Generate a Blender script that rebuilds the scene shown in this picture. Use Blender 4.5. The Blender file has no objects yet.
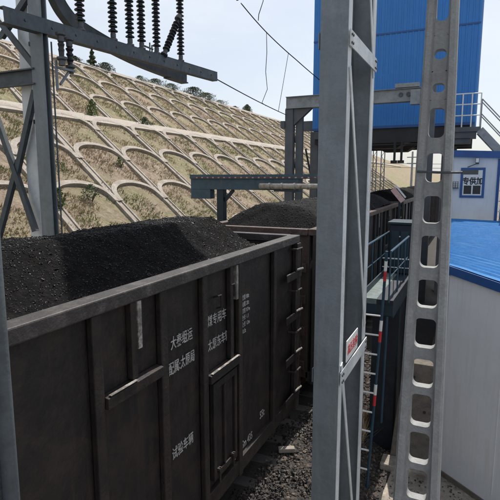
import bpy, bmesh, math, random
from mathutils import Vector, Matrix, noise
random.seed(7)
SC = bpy.context.scene
COL = SC.collection
R = math.radians

# ------------------------------------------------------------------ camera
CAM_H = 4.57
cam_d = bpy.data.cameras.new("camera")
cam_d.sensor_width = 36.0
cam_d.lens = 486.0 / 500.0 * 36.0
cam_d.clip_start = 0.05
cam_d.clip_end = 6000
cam = bpy.data.objects.new("camera", cam_d)
COL.objects.link(cam)
cam.location = (0, 0, CAM_H)
cam.rotation_euler = (R(90 - 8.43), 0, R(24.8))
SC.camera = cam

# ------------------------------------------------------------------ sky, sun, exposure
SUN = Vector((0.035, 0.50, 0.86)).normalized()        # direction towards the sun
w = bpy.data.worlds.new("World")
SC.world = w
w.use_nodes = True
nt = w.node_tree
nt.nodes.clear()
sky = nt.nodes.new("ShaderNodeTexSky")
sky.sky_type = 'NISHITA'
sky.sun_disc = False
sky.sun_elevation = math.asin(SUN.z)
sky.sun_rotation = math.atan2(SUN.x, SUN.y)
sky.altitude = 300
sky.air_density = 1.0
sky.dust_density = 3.0
sky.ozone_density = 1.0
tc = nt.nodes.new("ShaderNodeTexCoord")
mp = nt.nodes.new("ShaderNodeMapping")
mp.inputs['Scale'].default_value = (1.0, 1.0, 2.6)
nz = nt.nodes.new("ShaderNodeTexNoise")
nz.inputs['Scale'].default_value = 2.6
nz.inputs['Detail'].default_value = 7
nz.inputs['Roughness'].default_value = 0.55
cr = nt.nodes.new("ShaderNodeValToRGB")
cr.color_ramp.elements[0].position = 0.42
cr.color_ramp.elements[0].color = (0.45, 0.45, 0.45, 1)
cr.color_ramp.elements[1].position = 0.72
cr.color_ramp.elements[1].color = (0.72, 0.72, 0.72, 1)
mx = nt.nodes.new("ShaderNodeMix")
mx.data_type = 'RGBA'
mx.inputs['B'].default_value = (7.4, 7.7, 8.0, 1)
bgn = nt.nodes.new("ShaderNodeBackground")
bgn.inputs['Strength'].default_value = 0.11
out = nt.nodes.new("ShaderNodeOutputWorld")
nt.links.new(tc.outputs['Generated'], mp.inputs['Vector'])
nt.links.new(mp.outputs[0], nz.inputs['Vector'])
nt.links.new(nz.outputs['Fac'], cr.inputs[0])
nt.links.new(cr.outputs[0], mx.inputs['Factor'])
nt.links.new(sky.outputs[0], mx.inputs['A'])
nt.links.new(mx.outputs['Result'], bgn.inputs[0])
nt.links.new(bgn.outputs[0], out.inputs[0])

sun_d = bpy.data.lights.new("sun", 'SUN')
sun_d.energy = 4.4
sun_d.angle = R(0.6)
sun_d.color = (1.0, 0.95, 0.87)
sun = bpy.data.objects.new("sun", sun_d)
COL.objects.link(sun)
sun.rotation_euler = SUN.to_track_quat('Z', 'Y').to_euler()
sun.location = (0, 0, 60)

SC.view_settings.view_transform = 'Standard'
SC.view_settings.look = 'None'
SC.view_settings.gamma = 1
SC.view_settings.use_curve_mapping = False
SC.view_settings.exposure = 0.28

# ------------------------------------------------------------------ materials
def mat(name, col, rough=0.6, metal=0.0, var=0.18, scale=3.0, col2=None, thr=(0.45, 0.65), bump=0.0, bscale=40.0,
        streak=None, spec=0.5, fine=0.0):
    """Base colour with broad value noise, an optional second colour in patches (wear, dirt, rust), optional
    vertical streaks, and fine bump."""
    m = bpy.data.materials.new(name)
    m.use_nodes = True
    t = m.node_tree
    b = t.nodes["Principled BSDF"]
    b.inputs['Roughness'].default_value = rough
    b.inputs['Metallic'].default_value = metal
    b.inputs['Specular IOR Level'].default_value = spec
    tcn = t.nodes.new("ShaderNodeTexCoord")
    def noise_n(sc, det=5, vec=None, rgh=0.6):
        n = t.nodes.new("ShaderNodeTexNoise")
        n.inputs['Scale'].default_value = sc
        n.inputs['Detail'].default_value = det
        n.inputs['Roughness'].default_value = rgh
        t.links.new(vec or tcn.outputs['Object'], n.inputs['Vector'])
        return n
    def ramp(src, p0, p1, c0, c1):
        r = t.nodes.new("ShaderNodeValToRGB")
        e = r.color_ramp.elements
        e[0].position, e[1].position = p0, p1
        e[0].color, e[1].color = (*c0, 1), (*c1, 1)
        t.links.new(src, r.inputs[0])
        return r
    def mix(f, a, bb):
        x = t.nodes.new("ShaderNodeMix")
        x.data_type = 'RGBA'
        if f is not None:
            t.links.new(f, x.inputs['Factor'])
        for s, k in ((a, 'A'), (bb, 'B')):
            if isinstance(s, (tuple, list)):
                x.inputs[k].default_value = (*s, 1)
            else:
                t.links.new(s, x.inputs[k])
        return x.outputs['Result']
    n1 = noise_n(scale)
    c = ramp(n1.outputs['Fac'], 0.3, 0.7, tuple(v * (1 - var) for v in col), tuple(v * (1 + var) for v in col)).outputs[0]
    if fine:
        n4 = noise_n(scale * 14, 4)
        c = mix(ramp(n4.outputs['Fac'], 0.35, 0.65, (0, 0, 0), (1, 1, 1)).outputs[0], c, tuple(v * (1 - fine) for v in col))
    if col2:
        n2 = noise_n(scale * 2.3, 8, rgh=0.68)
        c = mix(ramp(n2.outputs['Fac'], thr[0], thr[1], (0, 0, 0), (1, 1, 1)).outputs[0], c, col2)
    if streak:
        ma = t.nodes.new("ShaderNodeMapping")
        ma.inputs['Scale'].default_value = (7, 7, 0.5)
        t.links.new(tcn.outputs['Object'], ma.inputs['Vector'])
        n3 = noise_n(2.0, 5, ma.outputs[0])
        c = mix(ramp(n3.outputs['Fac'], 0.5, 0.78, (0, 0, 0), (0.75, 0.75, 0.75)).outputs[0], c, streak)
    t.links.new(c, b.inputs['Base Color'])
    nr = noise_n(scale * 3, 4)
    rr = t.nodes.new("ShaderNodeMapRange")
    rr.inputs['To Min'].default_value = max(0.05, rough - 0.12)
    rr.inputs['To Max'].default_value = min(1, rough + 0.12)
    t.links.new(nr.outputs['Fac'], rr.inputs['Value'])
    t.links.new(rr.outputs[0], b.inputs['Roughness'])
    if bump:
        nb = noise_n(bscale, 6)
        bp = t.nodes.new("ShaderNodeBump")
        bp.inputs['Strength'].default_value = bump
        bp.inputs['Distance'].default_value = 0.03
        t.links.new(nb.outputs['Fac'], bp.inputs['Height'])
        t.links.new(bp.outputs[0], b.inputs['Normal'])
    return m

M = {}
M['wagon'] = mat("wagon_black_paint", (0.0190, 0.0160, 0.0160), 0.6, 0, 0.35, 1.6, (0.038, 0.028, 0.024), (0.46, 0.70), 0.3, 30, (0.042, 0.029, 0.023), spec=0.35, fine=0.2)
M['wagon_rail'] = mat("worn_wagon_rail", (0.034, 0.030, 0.029), 0.55, 0.1, 0.25, 2.5, (0.10, 0.09, 0.083), (0.5, 0.74), 0.3, 35)
M['wagon_worn_lit'] = mat("scuffed_sunlit_wagon_steel", (0.16, 0.15, 0.14), 0.5, 0.2, 0.35, 6, (0.40, 0.38, 0.35), (0.48, 0.62), 0.2, 50)  # scuffed steel, also the pale colour painted for sunlit edges
M['brown'] = mat("wagon_brown_paint", (0.052, 0.034, 0.027), 0.6, 0, 0.3, 1.8, (0.035, 0.028, 0.026), (0.45, 0.7), 0.3, 30, (0.11, 0.065, 0.045))
M['shaded_brown'] = mat("shaded_wagon_side", (0.024, 0.023, 0.024), 0.6, 0, 0.3, 1.8, (0.045, 0.032, 0.027), (0.5, 0.75), 0.3, 30)  # brown wagon's sides, darkened in the colour to stand for shade
M['brown_rail'] = mat("worn_brown_rail", (0.075, 0.048, 0.040), 0.55, 0.1, 0.3, 4, (0.12, 0.095, 0.085), (0.5, 0.7), 0.3, 35)
M['teal_wagon'] = mat("wagon_blue_green_paint", (0.022, 0.034, 0.038), 0.55, 0, 0.25, 1.6, (0.04, 0.042, 0.042), (0.5, 0.75), 0.25, 30)
M['letter'] = mat("faded_white_lettering", (0.42, 0.41, 0.40), 0.7, 0, 0.3, 12, (0.075, 0.07, 0.068), (0.52, 0.68))
M['coal'] = mat("black_coal", (0.0090, 0.0084, 0.0086), 0.8, 0, 0.35, 6, (0.014, 0.013, 0.013), (0.5, 0.62), 1.0, 34, fine=0.5, spec=0.06)
M['coal_dusty'] = mat("dusty_coal", (0.015, 0.015, 0.016), 0.85, 0, 0.3, 0.5, (0.060, 0.060, 0.059), (0.52, 0.75), 0.8, 30, fine=0.4, spec=0.1)
M['lump'] = mat("coal_lumps", (0.011, 0.011, 0.0115), 0.28, 0, 0.5, 30, bump=0.3, bscale=60, spec=0.3)
M['lump_dusty'] = mat("dusty_coal_lumps", (0.022, 0.022, 0.022), 0.7, 0, 0.4, 30, bump=0.3, bscale=60)
M['under'] = mat("grimy_running_gear", (0.030, 0.025, 0.022), 0.7, 0.1, 0.3, 4, (0.07, 0.045, 0.03), (0.5, 0.7), 0.3, 30)
M['railsteel'] = mat("rail_steel", (0.12, 0.085, 0.065), 0.5, 0.5, 0.3, 6, bump=0.2)
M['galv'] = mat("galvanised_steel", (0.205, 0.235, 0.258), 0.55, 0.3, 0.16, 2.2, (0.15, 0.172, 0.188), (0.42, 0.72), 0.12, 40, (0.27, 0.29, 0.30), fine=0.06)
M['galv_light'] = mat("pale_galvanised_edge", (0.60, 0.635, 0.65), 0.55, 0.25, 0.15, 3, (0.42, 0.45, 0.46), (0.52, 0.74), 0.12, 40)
M['gantry'] = mat("dark_grey_gantry_steel", (0.080, 0.096, 0.110), 0.6, 0.2, 0.2, 3, (0.055, 0.063, 0.07), (0.45, 0.7), 0.15, 40, (0.11, 0.12, 0.125))
M['concrete_pole'] = mat("pole_concrete", (0.33, 0.34, 0.345), 0.9, 0, 0.18, 2.5, (0.23, 0.238, 0.24), (0.46, 0.68), 0.4, 45, (0.36, 0.37, 0.37), fine=0.15)
M['hole_edge'] = M['concrete_pole']
M['rib'] = mat("slope_concrete", (0.355, 0.315, 0.275), 0.9, 0, 0.15, 0.8, (0.23, 0.195, 0.155), (0.44, 0.66), 0.6, 10, fine=0.3)
M['berm'] = mat("berm_concrete", (0.37, 0.33, 0.285), 0.9, 0, 0.15, 0.5, (0.33, 0.28, 0.22), (0.5, 0.7), 0.4, 10, fine=0.15)
M['silo'] = mat("blue_steel_cladding", (0.028, 0.200, 0.57), 0.5, 0, 0.08, 0.5, (0.026, 0.18, 0.51), (0.42, 0.75), 0, 30, (0.055, 0.215, 0.50), fine=0.05)
M['roof'] = mat("blue_roof_sheet", (0.028, 0.165, 0.430), 0.75, 0, 0.12, 1.2, (0.055, 0.19, 0.41), (0.48, 0.72), 0.1, 30, fine=0.16, spec=0.2)
M['trim'] = mat("blue_trim_paint", (0.022, 0.085, 0.27), 0.45, 0, 0.12, 3)
M['white_wall'] = mat("white_wall_panel", (0.68, 0.705, 0.735), 0.6, 0, 0.05, 0.9, (0.60, 0.62, 0.645), (0.5, 0.8), 0.05, 30, (0.58, 0.59, 0.60))
M['darkunder'] = mat("dark_hopper_steel", (0.028, 0.030, 0.034), 0.7, 0.1, 0.25, 2, bump=0.2)
M['girder'] = mat("grey_girder_paint", (0.27, 0.29, 0.30), 0.6, 0.1, 0.15, 2, (0.18, 0.19, 0.195), (0.48, 0.7), 0.15, 30)
M['darkgirder'] = mat("dark_girder_steel", (0.10, 0.11, 0.12), 0.65, 0.1, 0.2, 2, bump=0.2)
M['tealarm'] = mat("teal_paint", (0.050, 0.092, 0.125), 0.6, 0.1, 0.22, 2.5, (0.085, 0.105, 0.115), (0.48, 0.68), 0.15, 30)
M['teal'] = mat("dark_teal_paint", (0.010, 0.026, 0.040), 0.5, 0.1, 0.2, 4)
M['tealrail'] = mat("teal_handrail_paint", (0.022, 0.060, 0.092), 0.45, 0.1, 0.2, 6)
M['navy'] = mat("dark_navy_panel", (0.009, 0.014, 0.024), 0.6, 0.1, 0.25, 2, (0.02, 0.03, 0.04), (0.5, 0.7), 0.1, 30)
M['deck'] = mat("pale_green_deck", (0.15, 0.19, 0.185), 0.8, 0, 0.2, 3, (0.12, 0.14, 0.14), (0.45, 0.58), 0.4, 40)
M['red'] = mat("red_paint", (0.55, 0.030, 0.035), 0.45, 0, 0.1, 5)
M['pink'] = mat("sun_faded_pink", (0.62, 0.40, 0.37), 0.6, 0, 0.1, 5, (0.66, 0.5, 0.46), (0.5, 0.6))
M['dullred'] = mat("faded_red_paint", (0.17, 0.035, 0.04), 0.6, 0, 0.3, 9, (0.09, 0.09, 0.10), (0.5, 0.6))
M['white'] = mat("white_paint", (0.74, 0.74, 0.72), 0.5, 0, 0.06, 5, (0.55, 0.54, 0.52), (0.55, 0.75))
M['pipe'] = mat("weathered_white_pipe", (0.42, 0.39, 0.34), 0.65, 0.1, 0.25, 5, (0.20, 0.15, 0.11), (0.5, 0.64), 0.2, 40)
M['insul'] = mat("dark_glazed_porcelain", (0.020, 0.022, 0.028), 0.3, 0, 0.25, 12)
M['fitting'] = mat("cast_fitting", (0.10, 0.105, 0.11), 0.55, 0.5, 0.2, 12)
M['wire'] = mat("dark_wire", (0.05, 0.05, 0.055), 0.5, 0.6, 0.1, 8)
M['glass'] = mat("dark_window_glass", (0.02, 0.025, 0.03), 0.08, 0, 0.2, 3)
M['ground'] = mat("dusty_ground", (0.20, 0.175, 0.15), 0.95, 0, 0.25, 0.6, (0.085, 0.078, 0.072), (0.46, 0.66), 0.8, 20, fine=0.35)
M['pave'] = mat("dusty_concrete_paving", (0.42, 0.37, 0.31), 0.95, 0, 0.25, 1.2, (0.17, 0.15, 0.13), (0.45, 0.62), 0.9, 18, fine=0.3)
M['ballast'] = mat("ballast_bed", (0.060, 0.052, 0.047), 0.95, 0, 0.3, 3, (0.04, 0.037, 0.035), (0.45, 0.6), 1.0, 24, fine=0.5)
M['stone_a'] = mat("grey_brown_stone", (0.066, 0.052, 0.044), 0.9, 0, 0.35, 9)
M['stone_b'] = mat("dark_stone", (0.026, 0.023, 0.022), 0.9, 0, 0.35, 9)
M['stone_c'] = mat("pale_stone", (0.15, 0.12, 0.098), 0.9, 0, 0.3, 9)
M['sleeper'] = mat("sleeper_concrete", (0.085, 0.080, 0.075), 0.9, 0, 0.2, 5, (0.08, 0.075, 0.07), (0.45, 0.65), 0.4, 40)
M['cabinet'] = mat("grey_brown_concrete", (0.155, 0.135, 0.115), 0.9, 0, 0.2, 4, (0.10, 0.088, 0.078), (0.48, 0.68), 0.4, 40)
M['bark'] = mat("bark", (0.075, 0.055, 0.04), 0.95, 0, 0.25, 12)
M['leaf_a'] = mat("leaf_dull_green", (0.095, 0.120, 0.065), 0.8, 0, 0.3, 5)
M['leaf_b'] = mat("leaf_dark_green", (0.060, 0.080, 0.048), 0.8, 0, 0.3, 5)
M['leaf_c'] = mat("leaf_fresh_green", (0.095, 0.130, 0.040), 0.8, 0, 0.3, 5)
M['dry'] = mat("dry_grass_blades", (0.40, 0.32, 0.21), 0.95, 0, 0.25, 0.5, (0.33, 0.25, 0.16), (0.45, 0.6))
M['green'] = mat("green_grass_blades", (0.22, 0.225, 0.10), 0.95, 0, 0.3, 0.5)

def hill_material():
    m = bpy.data.materials.new("dry_hillside_soil")
    m.use_nodes = True
    t = m.node_tree
    b = t.nodes["Principled BSDF"]
    b.inputs['Roughness'].default_value = 0.97
    b.inputs['Specular IOR Level'].default_value = 0.15
    g = t.nodes.new("ShaderNodeNewGeometry")
    def nz_(sc, d=6, r=0.62):
        n = t.nodes.new("ShaderNodeTexNoise")
        n.inputs['Scale'].default_value = sc
        n.inputs['Detail'].default_value = d
        n.inputs['Roughness'].default_value = r
        t.links.new(g.outputs['Position'], n.inputs['Vector'])
        return n.outputs['Fac']
    def rp(src, stops):
        r = t.nodes.new("ShaderNodeValToRGB")
        e = r.color_ramp.elements
        while len(e) < len(stops):
            e.new(0.5)
        for el, (p, c) in zip(e, stops):
            el.position = p
            el.color = (*c, 1)
        t.links.new(src, r.inputs[0])
        return r.outputs[0]
    def mixc(f, a, c):
        x = t.nodes.new("ShaderNodeMix")
        x.data_type = 'RGBA'
        t.links.new(f, x.inputs['Factor'])
        t.links.new(a, x.inputs['A'])
        if isinstance(c, tuple):
            x.inputs['B'].default_value = (*c, 1)
        else:
            t.links.new(c, x.inputs['B'])
        return x.outputs['Result']
    soil = rp(nz_(0.35), [(0.32, (0.39, 0.29, 0.24)), (0.5, (0.43, 0.345, 0.275)), (0.68, (0.40, 0.32, 0.25))])
    drk = rp(nz_(3.2, 8, 0.75), [(0.44, (1, 1, 1)), (0.60, (0, 0, 0))])
    c = mixc(drk, soil, (0.27, 0.21, 0.155))
    gr = rp(nz_(0.16, 5, 0.7), [(0.44, (0, 0, 0)), (0.58, (0.85, 0.85, 0.85))])
    gcol = rp(nz_(2.2, 8, 0.75), [(0.40, (0.20, 0.205, 0.10)), (0.60, (0.34, 0.305, 0.19))])
    c = mixc(gr, c, gcol)
    sp = rp(nz_(9.0, 4, 0.8), [(0.56, (0, 0, 0)), (0.66, (0.8, 0.8, 0.8))])
    c = mixc(sp, c, (0.50, 0.42, 0.32))
    t.links.new(c, b.inputs['Base Color'])
    bp = t.nodes.new("ShaderNodeBump")
    bp.inputs['Strength'].default_value = 0.9
    bp.inputs['Distance'].default_value = 0.25
    t.links.new(nz_(2.6, 8, 0.75), bp.inputs['Height'])
    t.links.new(bp.outputs[0], b.inputs['Normal'])
    return m
M['hill'] = hill_material()

# ------------------------------------------------------------------ mesh helpers
ORG = {}
class MB:
    def __init__(s):
        s.v, s.f, s.mi = [], [], []
    def add(s, vs, fs, mi=0):
        o = len(s.v)
        s.v += [Vector(p) for p in vs]
        s.f += [[i + o for i in f] for f in fs]
        s.mi += [mi] * len(fs)
        return s
    def box(s, a, b, mi=0):
        x0, y0, z0 = a
        x1, y1, z1 = b
        return s.add([(x0, y0, z0), (x1, y0, z0), (x1, y1, z0), (x0, y1, z0), (x0, y0, z1), (x1, y0, z1), (x1, y1, z1), (x0, y1, z1)],
                     [(0, 3, 2, 1), (4, 5, 6, 7), (0, 1, 5, 4), (1, 2, 6, 5), (2, 3, 7, 6), (3, 0, 4, 7)], mi)
    def beam(s, p, q, wd, ht, up=(0, 0, 1), mi=0, wd2=None, ht2=None):
        p, q = Vector(p), Vector(q)
        d = (q - p).normalized()
        upv = Vector(up)
        if abs(d.dot(upv)) > 0.98:
            upv = Vector((0, 1, 0)) if abs(d.y) < 0.9 else Vector((1, 0, 0))
        sx = d.cross(upv).normalized()
        uz = sx.cross(d).normalized()
        vs = []
        for c, ww, hh in ((p, wd, ht), (q, wd2 or wd, ht2 or ht)):
            for a, bb in ((-1, -1), (1, -1), (1, 1), (-1, 1)):
                vs.append(c + sx * a * ww / 2 + uz * bb * hh / 2)
        return s.add(vs, [(0, 1, 2, 3), (7, 6, 5, 4), (0, 4, 5, 1), (1, 5, 6, 2), (2, 6, 7, 3), (3, 7, 4, 0)], mi)
    def tube(s, pts, r, n=8, mi=0, caps=True):
        pts = [Vector(p) for p in pts]
        rings, vs, fs = [], [], []
        up = Vector((0.13, 0.31, 0.94)).normalized()
        for i, p in enumerate(pts):
            d = (pts[min(i + 1, len(pts) - 1)] - pts[max(i - 1, 0)]).normalized()
            if abs(d.dot(up)) > 0.97:
                up = Vector((0.9, 0.3, 0.1)).normalized()
            a = d.cross(up).normalized()
            b = a.cross(d).normalized()
            rr = r[i] if isinstance(r, (list, tuple)) else r
            for k in range(n):
                t = 2 * math.pi * k / n
                vs.append(p + a * math.cos(t) * rr + b * math.sin(t) * rr)
        for i in range(len(pts) - 1):
            for k in range(n):
                k2 = (k + 1) % n
                fs.append((i * n + k, i * n + k2, (i + 1) * n + k2, (i + 1) * n + k))
        if caps:
            fs.append(tuple(range(n))[::-1])
            fs.append(tuple((len(pts) - 1) * n + k for k in range(n)))
        return s.add(vs, fs, mi)
    def lathe(s, prof, c=(0, 0, 0), axis=(0, 0, 1), n=14, mi=0):
        c, ax = Vector(c), Vector(axis).normalized()
        a = ax.orthogonal().normalized()
        b = ax.cross(a)
        vs, fs = [], []
        for r, h in prof:
            for k in range(n):
                t = 2 * math.pi * k / n
                vs.append(c + ax * h + a * r * math.cos(t) + b * r * math.sin(t))
        for i in range(len(prof) - 1):
            for k in range(n):
                k2 = (k + 1) % n
                fs.append((i * n + k, i * n + k2, (i + 1) * n + k2, (i + 1) * n + k))
        fs.append(tuple(range(n))[::-1])
        fs.append(tuple((len(prof) - 1) * n + k for k in range(n)))
        return s.add(vs, fs, mi)
    def build(s, name, m, parent=None, smooth=False, bevel=0.0, kind=None, auto=None):
        me = bpy.data.meshes.new(name)
        o = bpy.data.objects.new(name, me)
        off = ORG[parent.name] if parent else Vector((0, 0, 0))
        ORG[o.name] = off
        me.from_pydata([tuple(v - off) for v in s.v], [], s.f)
        for mm in (m if isinstance(m, (list, tuple)) else [m]):
            me.materials.append(mm)
        me.polygons.foreach_set('material_index', s.mi)
        bm = bmesh.new()
        bm.from_mesh(me)
        if len(bm.faces) < 60000:
            bmesh.ops.recalc_face_normals(bm, faces=bm.faces)
        bm.to_mesh(me)
        bm.free()
        if smooth:
            me.polygons.foreach_set('use_smooth', [True] * len(me.polygons))
        me.update()
        COL.objects.link(o)
        if parent:
            o.parent = parent
        if bevel:
            bv = o.modifiers.new("edge", 'BEVEL')
            bv.width = bevel
            bv.segments = 2
            bv.limit_method = 'ANGLE'
            bv.angle_limit = R(40)
        if kind:
            o['kind'] = kind
        return o

def thing(name, label, cat, loc=(0, 0, 0), group=None):
    o = bpy.data.objects.new(name, None)
    o.empty_display_size = 0.2
    COL.objects.link(o)
    o.location = loc
    ORG[o.name] = Vector(loc)
    return tag(o, label, cat, group)

def tag(o, label, cat, group=None, kind=None):
    o['label'] = label
    o['category'] = cat
    if group:
        o['group'] = group
    if kind:
        o['kind'] = kind
    return o

def copy_tree(o, parent=None):
    c = o.copy()
    COL.objects.link(c)
    if parent:
        c.parent = parent
    for ch in list(o.children):
        if ch.name in SKIP:
            continue
        copy_tree(ch, c)
    return c
SKIP = set()

def text_part(txt, origin, xdir, ydir, size, m, parent, name="lettering", depth=0.002, stretch=1.0, bold=0.0):
    cu = bpy.data.curves.new("lettering", 'FONT')
    cu.body = txt
    cu.size = size
    cu.extrude = depth
    cu.offset = bold or 0.001 * size / 0.2
    to = bpy.data.objects.new("lettering_curve", cu)
    COL.objects.link(to)
    bpy.context.view_layer.update()
    dg = bpy.context.evaluated_depsgraph_get()
    me = bpy.data.meshes.new_from_object(to.evaluated_get(dg))
    bpy.data.objects.remove(to)
    x, y = Vector(xdir).normalized(), Vector(ydir).normalized()
    z = x.cross(y)
    mt = Matrix(((x.x * stretch, y.x, z.x, 0), (x.y * stretch, y.y, z.y, 0), (x.z * stretch, y.z, z.z, 0), (0, 0, 0, 1)))
    mt.translation = Vector(origin) - ORG[parent.name]
    me.transform(mt)
    me.materials.clear()
    me.materials.append(m)
    o = bpy.data.objects.new(name, me)
    COL.objects.link(o)
    o.parent = parent
    ORG[o.name] = ORG[parent.name]
    return o

def fbm(x, y, z=0.0, o=4):
    return noise.fractal(Vector((x, y, z)), 1.0, 2.0, o)

_ico = bmesh.new()
bmesh.ops.create_icosphere(_ico, subdivisions=1, radius=1.0)
ICO_V = [v.co.copy() for v in _ico.verts]
ICO_F = [[v.index for v in f.verts] for f in _ico.faces]
_ico.free()
def lump(mb, c, r, mi=0, flat=0.75):
    sx, sy, sz = (r * random.uniform(0.65, 1.25) for _ in range(3))
    rot = Matrix.Rotation(random.uniform(0, 6.28), 3, Vector((random.random(), random.random(), random.random() + 0.1)).normalized())
    vs = []
    for v in ICO_V:
        q = Vector((v.x * sx, v.y * sy, v.z * sz)) * random.uniform(0.62, 1.18)
        q = rot @ q
        vs.append(Vector(c) + Vector((q.x, q.y, q.z * flat)))
    mb.add(vs, ICO_F, mi)

# ------------------------------------------------------------------ ground, ballast, hillside
TX = -3.55                       # track centre line
mb = MB()
mb.add([(-1500, -1500, 0), (1500, -1500, 0), (1500, 3000, 0), (-1500, 3000, 0)], [(0, 1, 2, 3)])
mb.build("ground", M['ground'], kind='structure')

def ballast_z(x):
    d = abs(x - TX)
    return 0.40 if d < 1.75 else max(0.004, 0.40 - (d - 1.75) * 0.62)
mb = MB()
xs = [TX - 2.7 + 5.4 * i / 36 for i in range(37)]
ys = [-8 + 0.16 * j for j in range(170)] + [19.2 + 2.5 * j for j in range(60)]
vs, fs = [], []
for j, y in enumerate(ys):
    for x in xs:
        vs.append((x, y, ballast_z(x) + (0.022 * fbm(x * 4, y * 4) if ballast_z(x) > 0.02 else 0)))
n = len(xs)
for j in range(len(ys) - 1):
    for i in range(n - 1):
        fs.append((j * n + i, j * n + i + 1, (j + 1) * n + i + 1, (j + 1) * n + i))
mb.add(vs, fs)
mb.build("track_bed", M['ballast'], smooth=True, kind='structure')

mb = MB()
vs, fs = [], []
for j in range(40):
    for i in range(24):
        x, y = -0.95 + i * 0.2, 3.0 + j * 0.25
        vs.append((x + 0.05 * fbm(x, y, 3), y, 0.012 + 0.02 * (fbm(x * 1.5, y * 1.5, 9) + 0.5)))
for j in range(39):
    for i in range(23):
        fs.append((j * 24 + i, j * 24 + i + 1, (j + 1) * 24 + i + 1, (j + 1) * 24 + i))
mb.add(vs, fs)
mb.build("paving", M['pave'], smooth=True, kind='structure')

# hillside: lower face from the toe at X = -10, a berm at z = 8.4, upper face to the crest
def crest_z(y):
    pts = [(-200, 15.2), (95, 15.2), (170, 10.7), (313, 7.0), (600, 3.0)]
    for (a, za), (b, zb) in zip(pts, pts[1:]):
        if y <= b:
            return za + (zb - za) * (y - a) / (b - a)
    return 3.0
BERM = 8.4
def lower_x(z): return -10.0 - 1.5 * z
def upper_x(z): return -12.0 - 1.5 * z
def hill_z(x, y):
    d = -x
    if d < 10: z = 0
    elif d < 22.6: z = (d - 10) / 1.5
    elif d < 24.6: z = BERM
    else: z = (d - 12) / 1.5
    return min(z, crest_z(y))
mb = MB()
xs = [-9.6] + [-10 - 0.42 * i for i in range(71)] + [-41, -44, -50, -62, -90, -160]
ys = [-22 + 0.5 * j for j in range(190)] + [73 + 3 * j for j in range(30)] + [163 + 12 * j for j in range(35)]
vs, fs = [], []
for y in ys:
    for x in xs:
        z = hill_z(x, y)
        amp = 0.07 if 10.2 < -x < 39 else 0.0
        if -x > 40:
            amp = 0.5
        if 22.5 < -x < 24.7:
            amp = 0.01
        vs.append((x, y, z - 0.03 + amp * fbm(x * 0.7, y * 0.7) if z > 0 else -0.15))
n = len(xs)
for j in range(len(ys) - 1):
    for i in range(n - 1):
        fs.append((j * n + i, j * n + i + 1, (j + 1) * n + i + 1, (j + 1) * n + i))
mb.add(vs, fs)
mb.build("hillside", M['hill'], smooth=True, kind='structure')

# arched concrete lattice on the two faces of the slope
SK = -0.40                       # ribs lean a little along the track as they climb
NRM = Vector((1.0, 0, 1.5)).normalized()
UPS = Vector((-1.5, 0, 1.0))     # one metre of height up the slope
def on_slope(upper, z, y, h=0.0):
    x = upper_x(z) if upper else lower_x(z)
    z0 = 0 if not upper else BERM
    return Vector((x, y - SK * (z - z0), z)) + NRM * h
def slope_strip(mb, pts, wd, h, upper):
    """pts: list of (z, y); a raised band of width wd following them on the slope."""
    P = [on_slope(upper, z, y) for z, y in pts]
    vs, fs = [], []
    for i, p in enumerate(P):
        d = (P[min(i + 1, len(P) - 1)] - P[max(i - 1, 0)]).normalized()
        s_ = d.cross(NRM).normalized()
        for a, hh in ((-1, -0.12), (-1, h), (1, h), (1, -0.12)):
            vs.append(p + s_ * a * wd / 2 + NRM * hh)
    for i in range(len(P) - 1):
        for k in range(4):
            k2 = (k + 1) % 4
            fs.append((i * 4 + k, i * 4 + k2, (i + 1) * 4 + k2, (i + 1) * 4 + k))
    fs.append((0, 1, 2, 3))
    e = (len(P) - 1) * 4
    fs.append((e + 3, e + 2, e + 1, e))
    mb.add(vs, fs)

PER = 3.75
def lattice(root, upper, rows, z0, z1, y0, ncol):
    rib0 = None
    for k in range(ncol + 1):
        if rib0 is None:
            r_ = MB()
            for off in (-0.19, 0.19):
                slope_strip(r_, [(z0 + (z1 - z0) * i / 12, y0 + off) for i in range(13)], 0.10, 0.11, upper)
            slope_strip(r_, [(z0 + (z1 - z0) * i / 12, y0) for i in range(13)], 0.28, 0.06, upper)
            rib0 = r_.build("rib", M['rib'], root)
        else:
            c = rib0.copy()
            COL.objects.link(c)
            c.location.y += PER * k
    for za in rows:
        a0 = None
        for k in range(ncol):
            if a0 is None:
                a_ = MB()
                path = []
                for i in range(19):
                    t = math.pi * i / 18
                    path.append((za - 0.88 + 0.88 * math.sin(t) ** 0.75, y0 + PER / 2 - math.cos(t) * (PER / 2 - 0.12)))
                slope_strip(a_, path, 0.28, 0.14, upper)
                a0 = a_.build("arch", M['rib'], root)
            else:
                c = a0.copy()
                COL.objects.link(c)
                c.location.y += PER * k
lo = thing("slope_lattice", "pale arched concrete lattice on the lower hillside below the berm path", "slope lattice", (-16, 20, 0))
lattice(lo, False, (2.2, 4.3, 6.35, 8.2), 0.5, BERM - 0.05, 16.73 - 3 * PER, 25)
hi = thing("slope_lattice", "pale arched concrete lattice on the upper hillside above the berm path", "slope lattice", (-30, 40, 8.4))
lattice(hi, True, (11.2, 13.3, 15.05), BERM + 0.1, 15.15, 29.6 - 5 * PER, 31)
mb = MB()
mb.box((-24.75, -22, BERM - 0.2), (-22.66, 160, BERM + 0.10))
for up_, za_, zb_ in ((False, 7.95, 8.36), (True, 8.45, 8.95)):
    x_ = (lambda z: upper_x(z)) if up_ else (lambda z: lower_x(z))
    P_ = [Vector((x_(z), y, z)) + NRM * h for y in (-22, 160) for z, h in ((za_, -0.2), (za_, 0.13), (zb_, 0.13), (zb_, -0.2))]
    mb.add(P_, [(0, 1, 2, 3), (7, 6, 5, 4), (0, 4, 5, 1), (1, 5, 6, 2), (2, 6, 7, 3), (3, 7, 4, 0)])
mb.build("berm_path", M['berm'], kind='structure')
mb = MB()
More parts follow.
